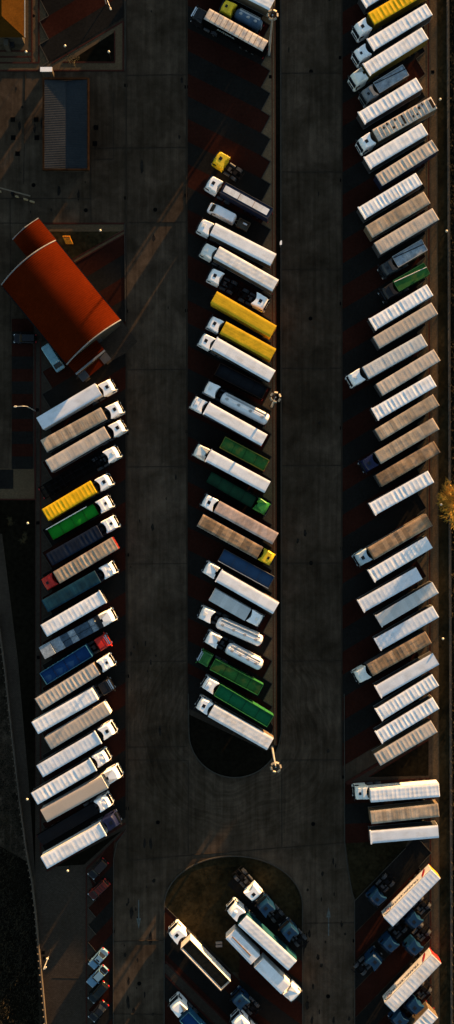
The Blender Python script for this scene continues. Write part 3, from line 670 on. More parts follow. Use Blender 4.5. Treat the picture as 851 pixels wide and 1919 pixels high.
# ------------------------------------------------------------------ left column (cabs at the upper right)
g = 'lorries parked in the left column of bays'
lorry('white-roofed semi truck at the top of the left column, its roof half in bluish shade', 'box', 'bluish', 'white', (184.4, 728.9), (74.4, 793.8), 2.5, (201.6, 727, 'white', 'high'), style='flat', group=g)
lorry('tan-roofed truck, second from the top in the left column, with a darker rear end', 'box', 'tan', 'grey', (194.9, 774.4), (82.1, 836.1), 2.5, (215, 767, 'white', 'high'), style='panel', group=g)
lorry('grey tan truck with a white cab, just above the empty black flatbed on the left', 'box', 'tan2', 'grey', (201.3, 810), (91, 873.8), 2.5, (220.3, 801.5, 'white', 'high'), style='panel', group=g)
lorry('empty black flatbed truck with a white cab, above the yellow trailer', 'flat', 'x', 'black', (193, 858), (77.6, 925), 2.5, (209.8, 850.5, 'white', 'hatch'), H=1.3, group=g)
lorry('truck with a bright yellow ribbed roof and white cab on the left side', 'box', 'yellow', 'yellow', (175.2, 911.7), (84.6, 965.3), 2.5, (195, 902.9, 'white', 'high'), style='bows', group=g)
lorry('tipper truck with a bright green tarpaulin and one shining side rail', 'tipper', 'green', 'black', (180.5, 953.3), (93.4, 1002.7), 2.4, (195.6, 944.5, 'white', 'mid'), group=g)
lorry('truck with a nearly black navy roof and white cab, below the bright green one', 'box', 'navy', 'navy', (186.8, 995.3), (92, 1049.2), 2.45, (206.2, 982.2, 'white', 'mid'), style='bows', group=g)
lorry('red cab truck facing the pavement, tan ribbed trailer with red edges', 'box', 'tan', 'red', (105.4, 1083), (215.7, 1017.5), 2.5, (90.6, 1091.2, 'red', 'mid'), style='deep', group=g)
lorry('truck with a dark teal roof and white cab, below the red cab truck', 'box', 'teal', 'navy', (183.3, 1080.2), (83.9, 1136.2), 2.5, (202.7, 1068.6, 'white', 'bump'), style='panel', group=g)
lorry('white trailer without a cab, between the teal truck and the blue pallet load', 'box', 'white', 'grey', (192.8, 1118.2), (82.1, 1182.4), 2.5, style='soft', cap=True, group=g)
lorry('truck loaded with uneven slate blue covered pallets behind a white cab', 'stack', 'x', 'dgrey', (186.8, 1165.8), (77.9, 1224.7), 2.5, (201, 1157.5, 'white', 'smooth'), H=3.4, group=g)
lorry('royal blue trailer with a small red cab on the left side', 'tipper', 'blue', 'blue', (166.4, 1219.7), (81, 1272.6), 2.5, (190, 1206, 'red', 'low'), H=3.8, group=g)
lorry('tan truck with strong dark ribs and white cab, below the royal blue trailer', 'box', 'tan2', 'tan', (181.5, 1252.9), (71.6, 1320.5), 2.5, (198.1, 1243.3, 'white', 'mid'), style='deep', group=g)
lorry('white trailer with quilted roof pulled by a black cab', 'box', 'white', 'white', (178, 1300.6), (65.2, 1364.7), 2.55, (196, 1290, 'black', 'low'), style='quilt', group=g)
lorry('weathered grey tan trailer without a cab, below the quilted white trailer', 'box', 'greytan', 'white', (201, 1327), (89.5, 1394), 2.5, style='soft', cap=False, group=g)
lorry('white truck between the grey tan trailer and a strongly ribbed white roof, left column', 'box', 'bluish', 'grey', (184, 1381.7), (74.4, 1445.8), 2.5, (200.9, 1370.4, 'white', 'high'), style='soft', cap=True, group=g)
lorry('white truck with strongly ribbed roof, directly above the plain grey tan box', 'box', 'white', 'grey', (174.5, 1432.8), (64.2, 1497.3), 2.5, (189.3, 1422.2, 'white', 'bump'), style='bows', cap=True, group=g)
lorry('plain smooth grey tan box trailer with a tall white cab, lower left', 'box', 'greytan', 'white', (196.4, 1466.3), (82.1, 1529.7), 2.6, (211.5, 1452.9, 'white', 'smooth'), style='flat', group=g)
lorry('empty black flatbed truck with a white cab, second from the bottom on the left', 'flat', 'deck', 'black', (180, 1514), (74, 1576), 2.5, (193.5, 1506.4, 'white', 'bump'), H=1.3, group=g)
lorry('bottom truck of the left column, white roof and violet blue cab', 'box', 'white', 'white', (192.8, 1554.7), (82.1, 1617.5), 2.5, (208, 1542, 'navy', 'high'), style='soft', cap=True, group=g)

# ------------------------------------------------------------------ middle column (cabs at the upper left)
g = 'lorries parked in the middle column of bays'
lorry('white trailer cut by the top edge of the photo, rear end by the mast light', 'box', 'white', 'tan', (394, -51), (510.5, 8), 2.5, style='long', group=g)
lorry('short steel blue tanker with three hatches and a small yellow cab', 'tank', 'tank', 'dgrey', (441.6, 19), (490, 44), 2.1, (428.2, 12.3, 'yellow', 'mid'), H=3.3, group=g)
def lettering(root, L, txt, size, x, z, side, m, flip=False):
    cu = bpy.data.curves.new('lettering', 'FONT'); cu.body = txt; cu.size = size; cu.extrude = .004; cu.align_x = 'CENTER'; cu.align_y = 'CENTER'
    o = bpy.data.objects.new('tmp', cu); COL.objects.link(o); bpy.context.view_layer.update()
    me = bpy.data.meshes.new_from_object(o.evaluated_get(bpy.context.evaluated_depsgraph_get())); bpy.data.objects.remove(o)
    me.materials.clear(); me.materials.append(m)
    body = [c for c in root.children if c.name.startswith('trailer_body')][0]
    t = bpy.data.objects.new('lettering', me); COL.objects.link(t); t.parent = body
    t.location = (x, side[0]*side[1], z); t.rotation_euler = (pi/2, 0, pi if side[0] > 0 else 0)
    return t
def ext_m2(root, L, W, H):
    m = mat('faded_lettering', (0.35, 0.4, 0.4), .6)
    lettering(root, L, 'ANTERRA', .9, L*.14, 2.9, (1 if False else 1, W/2+.03), m)
lorry('truck with a tan and blue striped roof and unlit black cab, above the empty bays', 'box', 'patched', 'black', (387.3, 25.4), (497.7, 86.4), 2.25, (371.9, 27.4, 'black', 'low'), H=3.8, style='bows', group=g)
_m2 = TRK[-1]
lorry('white cab truck with a navy trailer and a long pale sheet along its roof', 'striped', 'x', 'navy', (417.5, 351.2), (506.8, 400.4), 2.35, (399.8, 343, 'white', 'high', radians(-3)), H=3.4, group=g)
lorry('clean white truck directly below the white van, with white cab', 'box', 'white', 'tan', (398.6, 429), (512.5, 486.8), 2.5, (386.5, 425, 'white', 'hatch'), style='flat', group=g)
lorry('faintly pink white truck with pale cab, second below the white van', 'box', 'wdirty', 'tan', (405.7, 472.3), (516.4, 535.1), 2.5, (392.6, 472.3, 'cream', 'hatch'), style='long', group=g)
lorry('long yellow trailer without a cab in the middle column', 'box', 'yellow2', 'yellow', (400.7, 556.6), (512.1, 621.1), 2.5, style='flat', group=g)
lorry('shorter yellow trailer with a white cab, just below the long yellow one', 'box', 'yellow2', 'yellow', (418, 613.3), (511.4, 664.5), 2.5, (402.1, 606.3, 'white', 'high'), style='soft', group=g)
lorry('white truck between the yellow trailer and the black trailer', 'box', 'white', 'tan', (401.4, 643.3), (510.4, 705.1), 2.5, (387, 639, 'white', 'high'), style='flat', cap=True, group=g)
lorry('open black trailer without a cab, above the long white tanker', 'open', 'black', 'black', (407.4, 691), (496.3, 736.8), 2.5, group=g)
lorry('longest white tanker with gleaming rear end, beside the mast light', 'tank', 'white', 'white', (415.5, 742), (502.5, 786.9), 2.35, (395.8, 728.7, 'white', 'hatch'), H=3.8, group=g)
lorry('white truck directly below the longest white tanker', 'box', 'white', 'dgrey', (387, 764.7), (495.6, 825), 2.45, (371.1, 757, 'white', 'bump'), style='flat', cap=True, group=g)
lorry('green tipper trailer without cab, with yellow side and pale square at the back', 'tipper', 'green3', 'greeny', (417, 828.5), (499.8, 872.6), 2.3, H=3.6, group=g)
lorry('white truck between the yellow-sided tipper and the dark green truck', 'box', 'white', 'dgrey', (390.5, 853.5), (501.5, 913), 2.45, (376.4, 846.8, 'cream', 'smooth'), style='flat', cap=True, group=g)
lorry('very dark green truck with a bright green cab facing the pavement', 'tipper', 'dgreen', 'black', (476.9, 942.3), (390.5, 893), 2.4, (491, 949.3, 'green', 'smooth'), H=3.6, group=g)
lorry('pinkish brown trailer with notched stains along one edge and a white cab', 'box', 'pink', 'tan', (406, 949), (516.4, 1009.6), 2.4, (391.6, 941.6, 'white', 'high'), style='soft', group=g)
lorry('long dirty brown trailer with a yellow cab facing the pavement', 'box', 'brown', 'tan', (487.5, 1036.6), (375, 974.7), 2.5, (499.5, 1043.8, 'yellow', 'mid'), style='long', group=g)
lorry('slate blue tipper trailer without a cab, below the yellow cab', 'tipper', 'slate', 'dgrey', (414.5, 1040), (509, 1092), 2.5, H=3.6, group=g)
lorry('white truck below the slate blue tipper, reaching the paving', 'box', 'white', 'tan', (409.9, 1078.7), (517.4, 1140), 2.45, (394.7, 1068.1, 'white', 'smooth'), style='flat', cap=True, group=g)
lorry('short rigid box truck, plain pale roof, cab facing the pavement', 'rigid', 'greyw', 'white', (464.9, 1152.6), (397.6, 1114.2), 2.5, (478.6, 1159.6, 'white', 'hatch'), style='flat', H=3.6, group=g)
lorry('white tanker with a dark hose along its top, directly below the rigid box truck', 'tank', 'white', 'white', (407, 1166.5), (491, 1203.8), 2.3, (386.3, 1152.3, 'white', 'hatch'), H=3.7, group=g)
lorry('short warm-lit white tanker, lower of the two tankers side by side', 'tank', 'white', 'white', (425, 1214.5), (491, 1249.2), 2.3, (398.3, 1198.8, 'white', 'smooth'), H=3.6, group=g)
lorry('olive green tipper truck with a green cab and gold lit edge', 'tipper', 'green3', 'green', (398.5, 1245), (488.5, 1293.3), 2.25, (385.2, 1236.2, 'dgreen', 'low'), H=3.5, group=g)
lorry('bottle green trailer with a white cab, second from the bottom of the middle column', 'tipper', 'green2', 'green', (407, 1293), (506.8, 1352.3), 2.45, (393, 1284.5, 'white', 'bump'), group=g)
lorry('bottom truck of the middle column, pale ridged roof beside the dark rounded island', 'box', 'wdirty', 'tan', (395.8, 1331.5), (506.8, 1394.6), 2.6, (383.5, 1324, 'white', 'high'), style='long', group=g)

lettering(_m2, 12, 'ANTERRA', .85, 1.6, 2.6, (1, 2.25/2+.035), mat('faded_lettering', (0.30, 0.36, 0.36), .6))

M2SEAM = mat('brown_seam', (0.16, 0.09, 0.05), .8)
def roof_extra(root, L, W, H, seam, n, t, holes, z=.02):
    body = [c for c in root.children if c.name.startswith('trailer_body')][0]; rn = random.Random(n)
    b = MB()
    for i in range(1, n): b.box((-L/2+i*L/n, 0, H+z), (t, W-.12, .035))
    b.build('roof_bow', seam, body)
    if holes:
        hm = mat('dark_opening', (.03, .022, .016), .9, spec=0.0)
        for i in range(1, n):
            if rn.random() < .55: MB().box((-L/2+(i+.5)*L/n, rn.choice((-1, -.6, .5, 1))*W*.33, H+.012), (L/n*rn.uniform(.25, .55), W*rn.uniform(.1, .22), .012+.0007*i)).build('roof_hole', hm, body)
        MB().box((-L/2+L*.52, -.05, H+.03), (.42, W*.75, .02)).build('roof_hole', hm, body); MB().box((-L/2+.45, 0, H+.03), (.55, W*.72, .02)).build('roof_hole', hm, body)
# ------------------------------------------------------------------ right column (cabs at the lower left)
g = 'lorries parked in the right column of bays'
def rt(*a, **k): k.setdefault('group', g); return lorry(*a, **k)
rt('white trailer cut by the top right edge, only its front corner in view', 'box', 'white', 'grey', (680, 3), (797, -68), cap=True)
rt('truck with a golden yellow roof and white cab at the top right', 'box', 'yellow', 'shaded_yellow', (695.6, 35.5), (812, -33), 2.5, (679.5, 49.4, 'white', 'high'), style='bows')
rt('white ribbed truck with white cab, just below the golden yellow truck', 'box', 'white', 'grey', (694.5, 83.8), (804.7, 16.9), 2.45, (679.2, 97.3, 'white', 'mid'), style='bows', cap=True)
rt('white truck whose lower side is shaded yellow, third cab from the top right', 'box', 'white', 'shaded_yellow', (687.1, 130.3), (796.8, 61.8), 2.5, (672.5, 142.4, 'cream', 'smooth'), style='soft', cap=True)
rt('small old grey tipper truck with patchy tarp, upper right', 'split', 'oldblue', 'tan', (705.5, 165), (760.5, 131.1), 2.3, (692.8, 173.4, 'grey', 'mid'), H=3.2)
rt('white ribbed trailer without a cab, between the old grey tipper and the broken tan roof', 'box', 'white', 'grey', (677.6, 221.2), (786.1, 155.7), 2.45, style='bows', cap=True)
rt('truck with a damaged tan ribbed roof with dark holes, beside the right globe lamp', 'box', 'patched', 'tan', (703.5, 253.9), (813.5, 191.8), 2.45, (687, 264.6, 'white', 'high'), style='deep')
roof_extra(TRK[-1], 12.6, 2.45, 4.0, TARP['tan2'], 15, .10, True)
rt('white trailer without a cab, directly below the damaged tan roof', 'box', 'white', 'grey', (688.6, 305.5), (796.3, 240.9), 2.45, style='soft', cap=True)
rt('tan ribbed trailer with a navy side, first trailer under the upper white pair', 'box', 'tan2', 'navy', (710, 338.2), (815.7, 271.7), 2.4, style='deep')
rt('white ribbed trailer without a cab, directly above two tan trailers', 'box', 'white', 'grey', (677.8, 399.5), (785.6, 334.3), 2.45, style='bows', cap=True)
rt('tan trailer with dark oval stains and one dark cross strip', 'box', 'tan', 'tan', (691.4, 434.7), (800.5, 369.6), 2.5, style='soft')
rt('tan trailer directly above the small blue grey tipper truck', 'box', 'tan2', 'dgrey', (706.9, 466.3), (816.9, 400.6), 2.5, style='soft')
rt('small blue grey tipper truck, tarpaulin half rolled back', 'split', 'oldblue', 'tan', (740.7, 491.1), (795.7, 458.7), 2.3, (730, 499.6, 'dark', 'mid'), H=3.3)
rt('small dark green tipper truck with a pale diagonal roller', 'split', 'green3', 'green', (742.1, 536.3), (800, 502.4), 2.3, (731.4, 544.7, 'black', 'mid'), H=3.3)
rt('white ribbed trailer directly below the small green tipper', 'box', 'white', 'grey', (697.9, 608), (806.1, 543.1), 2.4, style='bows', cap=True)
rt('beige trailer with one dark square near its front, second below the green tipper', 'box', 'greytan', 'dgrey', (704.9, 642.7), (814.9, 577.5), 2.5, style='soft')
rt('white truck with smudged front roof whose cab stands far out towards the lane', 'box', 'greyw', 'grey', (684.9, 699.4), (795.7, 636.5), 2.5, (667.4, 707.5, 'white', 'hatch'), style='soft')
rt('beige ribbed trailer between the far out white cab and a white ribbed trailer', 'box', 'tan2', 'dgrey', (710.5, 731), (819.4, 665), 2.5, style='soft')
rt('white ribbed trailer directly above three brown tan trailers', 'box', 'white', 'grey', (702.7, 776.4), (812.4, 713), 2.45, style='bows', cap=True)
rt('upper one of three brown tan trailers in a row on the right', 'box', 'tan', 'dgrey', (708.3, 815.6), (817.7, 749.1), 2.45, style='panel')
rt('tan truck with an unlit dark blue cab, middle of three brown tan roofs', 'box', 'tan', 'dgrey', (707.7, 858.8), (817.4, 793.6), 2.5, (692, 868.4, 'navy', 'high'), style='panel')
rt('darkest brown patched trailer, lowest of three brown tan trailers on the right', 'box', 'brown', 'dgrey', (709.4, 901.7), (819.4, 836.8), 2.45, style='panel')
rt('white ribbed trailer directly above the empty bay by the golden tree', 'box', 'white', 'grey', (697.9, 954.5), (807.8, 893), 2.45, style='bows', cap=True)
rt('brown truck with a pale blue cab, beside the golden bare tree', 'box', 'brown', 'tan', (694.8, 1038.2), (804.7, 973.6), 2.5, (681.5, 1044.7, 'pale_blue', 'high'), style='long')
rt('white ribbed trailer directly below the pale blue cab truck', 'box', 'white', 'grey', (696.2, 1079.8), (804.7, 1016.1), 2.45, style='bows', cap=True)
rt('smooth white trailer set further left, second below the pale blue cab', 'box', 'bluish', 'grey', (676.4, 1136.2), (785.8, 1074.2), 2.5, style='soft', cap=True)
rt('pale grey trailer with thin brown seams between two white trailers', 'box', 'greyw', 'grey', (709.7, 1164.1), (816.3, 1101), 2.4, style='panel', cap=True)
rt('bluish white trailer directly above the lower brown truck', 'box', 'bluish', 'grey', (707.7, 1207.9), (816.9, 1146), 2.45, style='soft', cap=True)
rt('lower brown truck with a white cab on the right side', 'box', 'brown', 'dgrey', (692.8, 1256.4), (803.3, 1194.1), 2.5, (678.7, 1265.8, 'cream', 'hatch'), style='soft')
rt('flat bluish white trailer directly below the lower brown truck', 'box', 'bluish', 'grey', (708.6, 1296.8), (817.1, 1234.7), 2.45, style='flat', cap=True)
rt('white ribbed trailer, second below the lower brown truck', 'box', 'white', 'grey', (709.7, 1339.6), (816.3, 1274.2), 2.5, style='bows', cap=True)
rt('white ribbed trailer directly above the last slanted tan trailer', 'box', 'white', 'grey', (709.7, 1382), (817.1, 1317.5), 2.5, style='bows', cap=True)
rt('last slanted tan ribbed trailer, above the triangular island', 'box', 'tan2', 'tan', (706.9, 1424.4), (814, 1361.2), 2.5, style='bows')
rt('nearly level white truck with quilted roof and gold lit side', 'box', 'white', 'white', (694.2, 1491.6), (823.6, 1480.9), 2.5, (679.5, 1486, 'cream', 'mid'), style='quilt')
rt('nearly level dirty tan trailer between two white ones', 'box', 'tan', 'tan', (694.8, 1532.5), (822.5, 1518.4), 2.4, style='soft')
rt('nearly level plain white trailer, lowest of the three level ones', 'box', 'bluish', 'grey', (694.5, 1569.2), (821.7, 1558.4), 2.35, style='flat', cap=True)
# the two steep trailers with lettering
def trans(root, L, W, H):
    dk = mat('lettering_dark', (0.03, 0.02, 0.02), .6); rd = mat('logo_red', (0.30, 0.012, 0.02), .5)
    yy = -(W/2+.032)
    # side faces up-left: local -y or +y depends on heading, pick the one facing the upper left
    s = 1 if (Matrix.Rotation(root.rotation_euler.z, 3, 'Z') @ Vector((0, 1, 0))).x < 0 else -1
    lettering(root, L, 'TRANSCENTRO', 1.15, L*.06, 2.75, (s, W/2+.03), dk)
    lettering(root, L, 'G', 1.3, L*.395, 2.75, (s, W/2+.03), rd)
    body = [c for c in root.children if c.name.startswith('trailer_body')][0]
    b = MB(); n = 28                         # broken ring round the letter
    for r0, r1, a0, a1 in ((.92, 1.1, 20, 200), (.92, 1.1, 230, 350)):
        for i in range(n):
            t0 = radians(a0+(a1-a0)*i/n); t1 = radians(a0+(a1-a0)*(i+1)/n)
            q = [(L*.395+cos(t)*r*.95, s*(W/2+.034), 2.75+sin(t)*r*.92) for t, r in ((t0, r0), (t1, r0), (t1, r1), (t0, r1))]
            b.add(q, [(0, 1, 2, 3)])
    b.build('logo_ring', dk, body)
    b = MB()                                 # dark red swoosh near the rear
    for i in range(12):
        t0, t1 = i/12, (i+1)/12; f = lambda t: (-L/2+1.1+1.0*t*t, 1.35+2.3*t)
        (xa, za), (xb, zb) = f(t0), f(t1); wa = .25+.45*sin(pi*t0); wb = .25+.45*sin(pi*t1)
        b.add([(xa, s*(W/2+.034), za), (xa+wa, s*(W/2+.034), za), (xb+wb, s*(W/2+.034), zb), (xb, s*(W/2+.034), zb)], [(0, 1, 2, 3)])
    b.build('swoosh', rd, body)
roof_extra(_m2, 12.4, 2.25, 3.8, M2SEAM, 12, .07, False, .0)
rt('steep white trailer lettered TRANSCENTRO with a gold lit rear, upper of the two', 'box', 'bluish', 'white', (727.5, 1728.2), (817.1, 1637.9), 2.45, style='soft', extra=trans)
_gd = [c for c in TRK[-1].children if c.name.startswith('trailer_body')][0]
for c in _gd.children:
    if c.name.startswith('rear_door'): c.data.materials[0] = mat('sunlit_door', (0.45, 0.26, 0.03), .5)  # golden sunlight on the rear doors, put into their colour
rt('steep cream trailer lettered TRANSCENTRO with a bright red rear edge, lower of the two', 'box', 'wdirty', 'white', (729.7, 1888.8), (818.3, 1797.1), 2.5, style='soft', extra=trans)
_rd = [c for c in TRK[-1].children if c.name.startswith('trailer_body')][0]
for c in _rd.children:
    if c.name.startswith('rear_door'): c.data.materials[0] = mat('bright_red_door', (0.5, 0.02, 0.02), .5)
rt('ribbed cream trailer cut by the bottom right edge of the photo', 'box', 'wdirty', 'tan', (722, 1994), (812, 1899), 2.5, style='bows')

# ------------------------------------------------------------------ bottom island
g = 'lorries standing on the bottom island'
lorry('white truck with teal side beside the blue tractor units on the bottom island', 'box', 'white', 'teal', (454.3, 1724.6), (548.4, 1809.9), 2.5, (441.6, 1709.4, 'white', 'globe'), style='long', group=g)
lorry('short white trailer with a brown stripe down its roof', 'box', 'white', 'white', (432, 1750.7), (478.6, 1799), 2.45, style='flat', H=3.8, group=g)
_b = [c for c in TRK[-1].children if c.name.startswith('trailer_body')][0]
MB().box((.3, .1, 3.82), (5.0, .22, .03)).build('rust_stripe', mat('rust', (0.30, 0.16, 0.06), .8, n1=(2, .4)), _b)
lorry('short white rigid box truck facing lower right, just behind the trailer with a brown stripe', 'rigid', 'white', 'white', (535.7, 1854.7), (485, 1804.6), 2.45, (545, 1862, 'white', 'smooth'), style='flat', H=3.7, group=g)
lorry('white cab truck with an open trailer of dark bark and one bright wall', 'open', 'load', 'white', (347.5, 1769.4), (423.3, 1848), 2.45, (331.5, 1752.5, 'white', 'high'), group=g)
lorry('white cab truck with a royal blue trailer at the bottom edge', 'tipper', 'blue', 'blue', (345, 1905), (438, 2003), 2.4, (333.5, 1890, 'white', 'smooth'), H=3.6, group=g)
lorry('white cab truck almost hidden by the bottom edge of the photo', 'box', 'white', 'white', (462, 1933), (556, 2028), 2.45, (449.5, 1919, 'white', 'smooth'), group=g)

def tractor(label, px, py, ang, color, var, group):
    x, y = at(px, py, 3.75)
    root = thing('tractor_unit', label, 'tractor unit', (x, y, 0), radians(ang), group)
    cab_parts(color, var, root, (0, 0, 0), 0); tractor_chassis(root, (0, 0, 0), 0)
    return root
g = 'tractor units parked without trailers'
tractor('yellow tractor unit standing alone below the empty bays', 413.5, 297, 146, 'yellow', 'high', g)
tractor('white tractor unit nose to the lane, above the long yellow trailer', 402.8, 516.4, 153, 'white', 'high', g)
tractor('white tractor unit facing the paving, back to back with another white one', 488.5, 564, -27, 'white', 'high', g)
g = 'tractor units parked on the bottom island and lower right bays'
tractor('white tractor unit in line with two blue ones on the bottom island', 475.5, 1676.5, -48, 'white', 'high', g)
tractor('blue tractor unit right behind the white tractor unit on the bottom island', 498, 1702.4, 132, 'blue', 'high', g)
tractor('blue tractor unit at the right edge of the bottom island', 542, 1748.2, 132, 'blue', 'high', g)
tractor('blue tractor unit alone between the bark trailer and the bottom edge', 450.4, 1878.6, 135, 'blue', 'mid', g)
tractor('blue tractor unit left of the upper lettered trailer', 706.9, 1685.9, 226, 'blue', 'high', g)
tractor('blue tractor unit tucked right under the upper lettered trailer', 776, 1728.2, 226, 'blue', 'high', g)
tractor('blue tractor unit below the front end of the upper lettered trailer', 730.9, 1773.3, 226, 'blue', 'high', g)
tractor('blue tractor unit just above the rear of the lower lettered trailer', 776, 1779, 226, 'blue', 'high', g)
tractor('blue tractor unit facing the upper right, left of the lower lettered trailer', 703, 1803, 46, 'blue', 'high', g)
tractor('blue tractor unit tucked right under the lower lettered trailer', 777.4, 1889.6, 226, 'blue', 'high', g)
tractor('blue tractor unit at the bottom edge between the lower two trailers', 749.2, 1915, 226, 'blue', 'high', g)
# unseen trailers added beyond the top edge to throw long shadows across the lanes
for i in range(1, 9):
    dy = -43*i-70
    lorry('unseen white trailer added beyond the top edge of the right column for its shadow', 'box', 'white', 'grey', (690+(i % 3)*8, 72+dy-30), (800+(i % 3)*8, 8+dy-30), style='flat', group='unseen shadow-casting trailers beyond the top edge, right column')
for i in range(1, 6):
    lorry('unseen white trailer added beyond the top edge of the middle column for its shadow', 'box', 'white', 'grey', (395, -55-43*i), (507, 7-43*i), style='flat', group='unseen shadow-casting trailers beyond the top edge, middle column')
# ------------------------------------------------------------------ cars and vans
def car(label, px, py, ang, color, kind='sedan', group=None):
    pm = color; x, y = at(px, py, 1.3)
    root = thing('parked_car', label, 'car', (x, y, 0), radians(ang), group)
    L, W = {'sedan': (4.3, 1.78), 'pickup': (4.6, 1.8), 'mpv': (4.5, 1.8), 'suv': (4.3, 1.8)}[kind]
    o = lambda z, i=0., k=0.: [(a, c, z) for a, c in rrect(-L/2+i, L/2-i-k, -W/2+i*.8, W/2-i*.8, .45, 4)]
    b = MB(); b.loft([o(.28, .05), o(.45), o(.68, .02), o(.82, .10), o(.86, .2)], 0, True, False); body = b.build('body', pm, root)
    bh = .78
    xs = {'sedan': (-1.35, 1.0, -.75, .28), 'pickup': (-1.3, .95, -1.15, .35), 'mpv': (-2.0, 1.15, -1.8, .55), 'suv': (-2.0, 1.0, -1.8, .35)}[kind]
    x0, x1, x2, x3 = xs; hb, ht = W/2-.12, W/2-.32; H = 1.45
    gl = MB(); gl.loft([[(x0, -hb, .84), (x1, -hb+.08, .84), (x1, hb-.08, .84), (x0, hb, .84)], [(x2, -ht, H-.03), (x3, -ht, H-.03), (x3, ht, H-.03), (x2, ht, H-.03)]]); gl.build('glasshouse', GLASS, body)
    rf = MB(); rf.prism(rrect(x2-.06, x3+.06, -ht-.04, ht+.04, .16), H-.03, H+.02); rf.build('roof', pm, body)
    for s in (-1, 1):
        p = MB(); p.tube((x1+.06, s*(hb-.06), .85), (x3+.03, s*(ht+.01), H), .035, 6); p.tube((x0, s*hb, .85), (x2, s*(ht+.01), H), .045, 6); p.build('pillar', pm, body)
        MB().box((x1-.25, s*(W/2+.08), .95), (.14, .2, .13)).build('mirror', pm, body)
        MB().prism(rrect(L/2-.32, L/2-.02, s*.62-.2, s*.62+.2, .06), .55, .7).build('headlight', LENS, body)
        MB().prism(rrect(-L/2+.0, -L/2+.18, s*.64-.18, s*.64+.18, .05), .6, .78).build('tail_light', REDL, body)
        for xx in (-L*.3, L*.31): put('wheel', WHC, root, (xx, s*(W/2-.12), .32))
    if kind == 'sedan': MB().prism(rrect(-.35+.3, .42-.2, -.36, .36, .05), H+.01, H+.03).build('sunroof', SKYL, body)
    if kind == 'pickup':
        MB().prism(rrect(-L/2+.12, -1.42, -W/2+.2, W/2-.2, .05), .86, .89).build('load_bed', BLACK, body)
    if kind == 'mpv':
        for i in range(3): MB().box((-1.3+i*.55, 0, H+.03), (.05, 1.1, .04)).build('roof_bar', pm, body)
    return root
sv = mat('pale_blue_car_paint', (0.10, 0.19, 0.27), .3, n1=(1, 0), n2=(1, 0)); rdk = mat('dark_red_car_paint', (0.040, 0.005, 0.002), .3); bk = mat('black_car_paint', (0.006, 0.006, 0.007), .25, n1=(1, 0), n2=(1, 0)); tl = mat('dark_teal_car_paint', (0.003, 0.006, 0.007), .25)
gg = 'cars parked in the lower left bays'
car('black car with a bright cyan windscreen, topmost in the lower left bays', 183.3, 1630, 227, bk, 'suv', gg)
car('dark red car with roof bars, second in the lower left bays', 185, 1668.6, 223, rdk, 'mpv', gg)
car('pale blue saloon car with a small sunroof', 184, 1798.9, 228, sv, 'sedan', gg)
car('pale blue pickup with a black load bed, below the pale blue saloon', 182.3, 1832.3, 226, sv, 'pickup', gg)
car('very dark teal car below the pale blue pickup', 184, 1862.3, 228, tl, 'mpv', gg)
car('black car at the bottom of the lower left bays, red rear lamp lit by sun', 184, 1898, 228, bk, 'sedan', gg)
car('black car in the shade left of the red roofed hall', 45.8, 633.3, 180, bk, 'suv', None)
def van(label, px, py, ang, pm, L=5.6):
    x, y = at(px, py, 2.3); root = thing('delivery_van', label, 'van', (x, y, 0), radians(ang)); W = 1.95
    o = lambda z, i=0., fx=0.: [(a, c, z) for a, c in rrect(-L/2+i, L/2-i-fx, -W/2+i, W/2-i, .28, 4)]
    b = MB(); b.loft([o(.3, .03), o(.5), o(1.15, .01), o(1.3, .03, .55), o(1.95, .07, 1.25), o(2.25, .12, 1.5), o(2.35, .22, 1.6)], 0, True, False); body = b.build('body', pm, root)
    g_ = MB(); g_.add([(L/2-.52, -.78, 1.36), (L/2-.52, .78, 1.36), (L/2-1.30, .7, 1.98), (L/2-1.30, -.7, 1.98)], [(0, 1, 2, 3)]); g_.v = [(a+.06, c, d+.03) for a, c, d in g_.v]; g_.build('windscreen', GLASS, body)
    for s in (-1, 1):
        MB().prism([(L/2-1.9, s*.935), (L/2-1.3, s*.935), (L/2-1.3, s*.955), (L/2-1.9, s*.955)], 1.4, 1.85).build('side_window', GLASS, body)
        MB().box((L/2-1.15, s*1.08, 1.45), (.16, .2, .28)).build('mirror', BLACK, body)
        MB().box((L/2-.1, s*.75, .82), (.12, .3, .2)).build('headlight', LENS, body)
        for xx in (-L*.3, L*.31): put('wheel', WHC, root, (xx, s*(W/2-.1), .32))
    for i in range(3): MB().box((-L/2+.8+i*1.1, 0, 2.36), (.04, 1.35, .03)).build('roof_rib', pm, body)
    return root
van('white panel van in the middle column with its nose to the lane', 415.9, 396.9, 152, WHITEP)
van('pale blue van parked in the shade beside the red roofed hall', 97.5, 668.6, -57, mat('pale_teal_van_paint', (0.17, 0.32, 0.38), .4), 5.4)
# small open box trailer beside the van
x, y = at(455.7, 421, 1.2); r = thing('cargo_trailer', 'small open car trailer with wooden walls beside the white panel van', 'trailer', (x, y, 0), radians(-27))
b = MB(); [b.box((0, s*.83, 1.0), (2.3, .05, .9)) for s in (-1, 1)]; [b.box((s*1.12, 0, 1.0), (.05, 1.6, .88)) for s in (-1, 1)]; b.box((0, 0, .6), (2.2, 1.6, .05)); bx = b.build('box', SIDE['tan'], r)
MB().box((.25, .35, .85), (.85, .28, .3)).build('tool_box', WHITEP, bx); b = MB(); b.tube((-1.1, .5, .5), (-2.2, 0, .5), .04); b.tube((-1.1, -.5, .5), (-2.2, 0, .5), .04); b.build('drawbar', GALV, r)
for s in (-1, 1): put('wheel', WHC, r, (0, s*.98, .32))

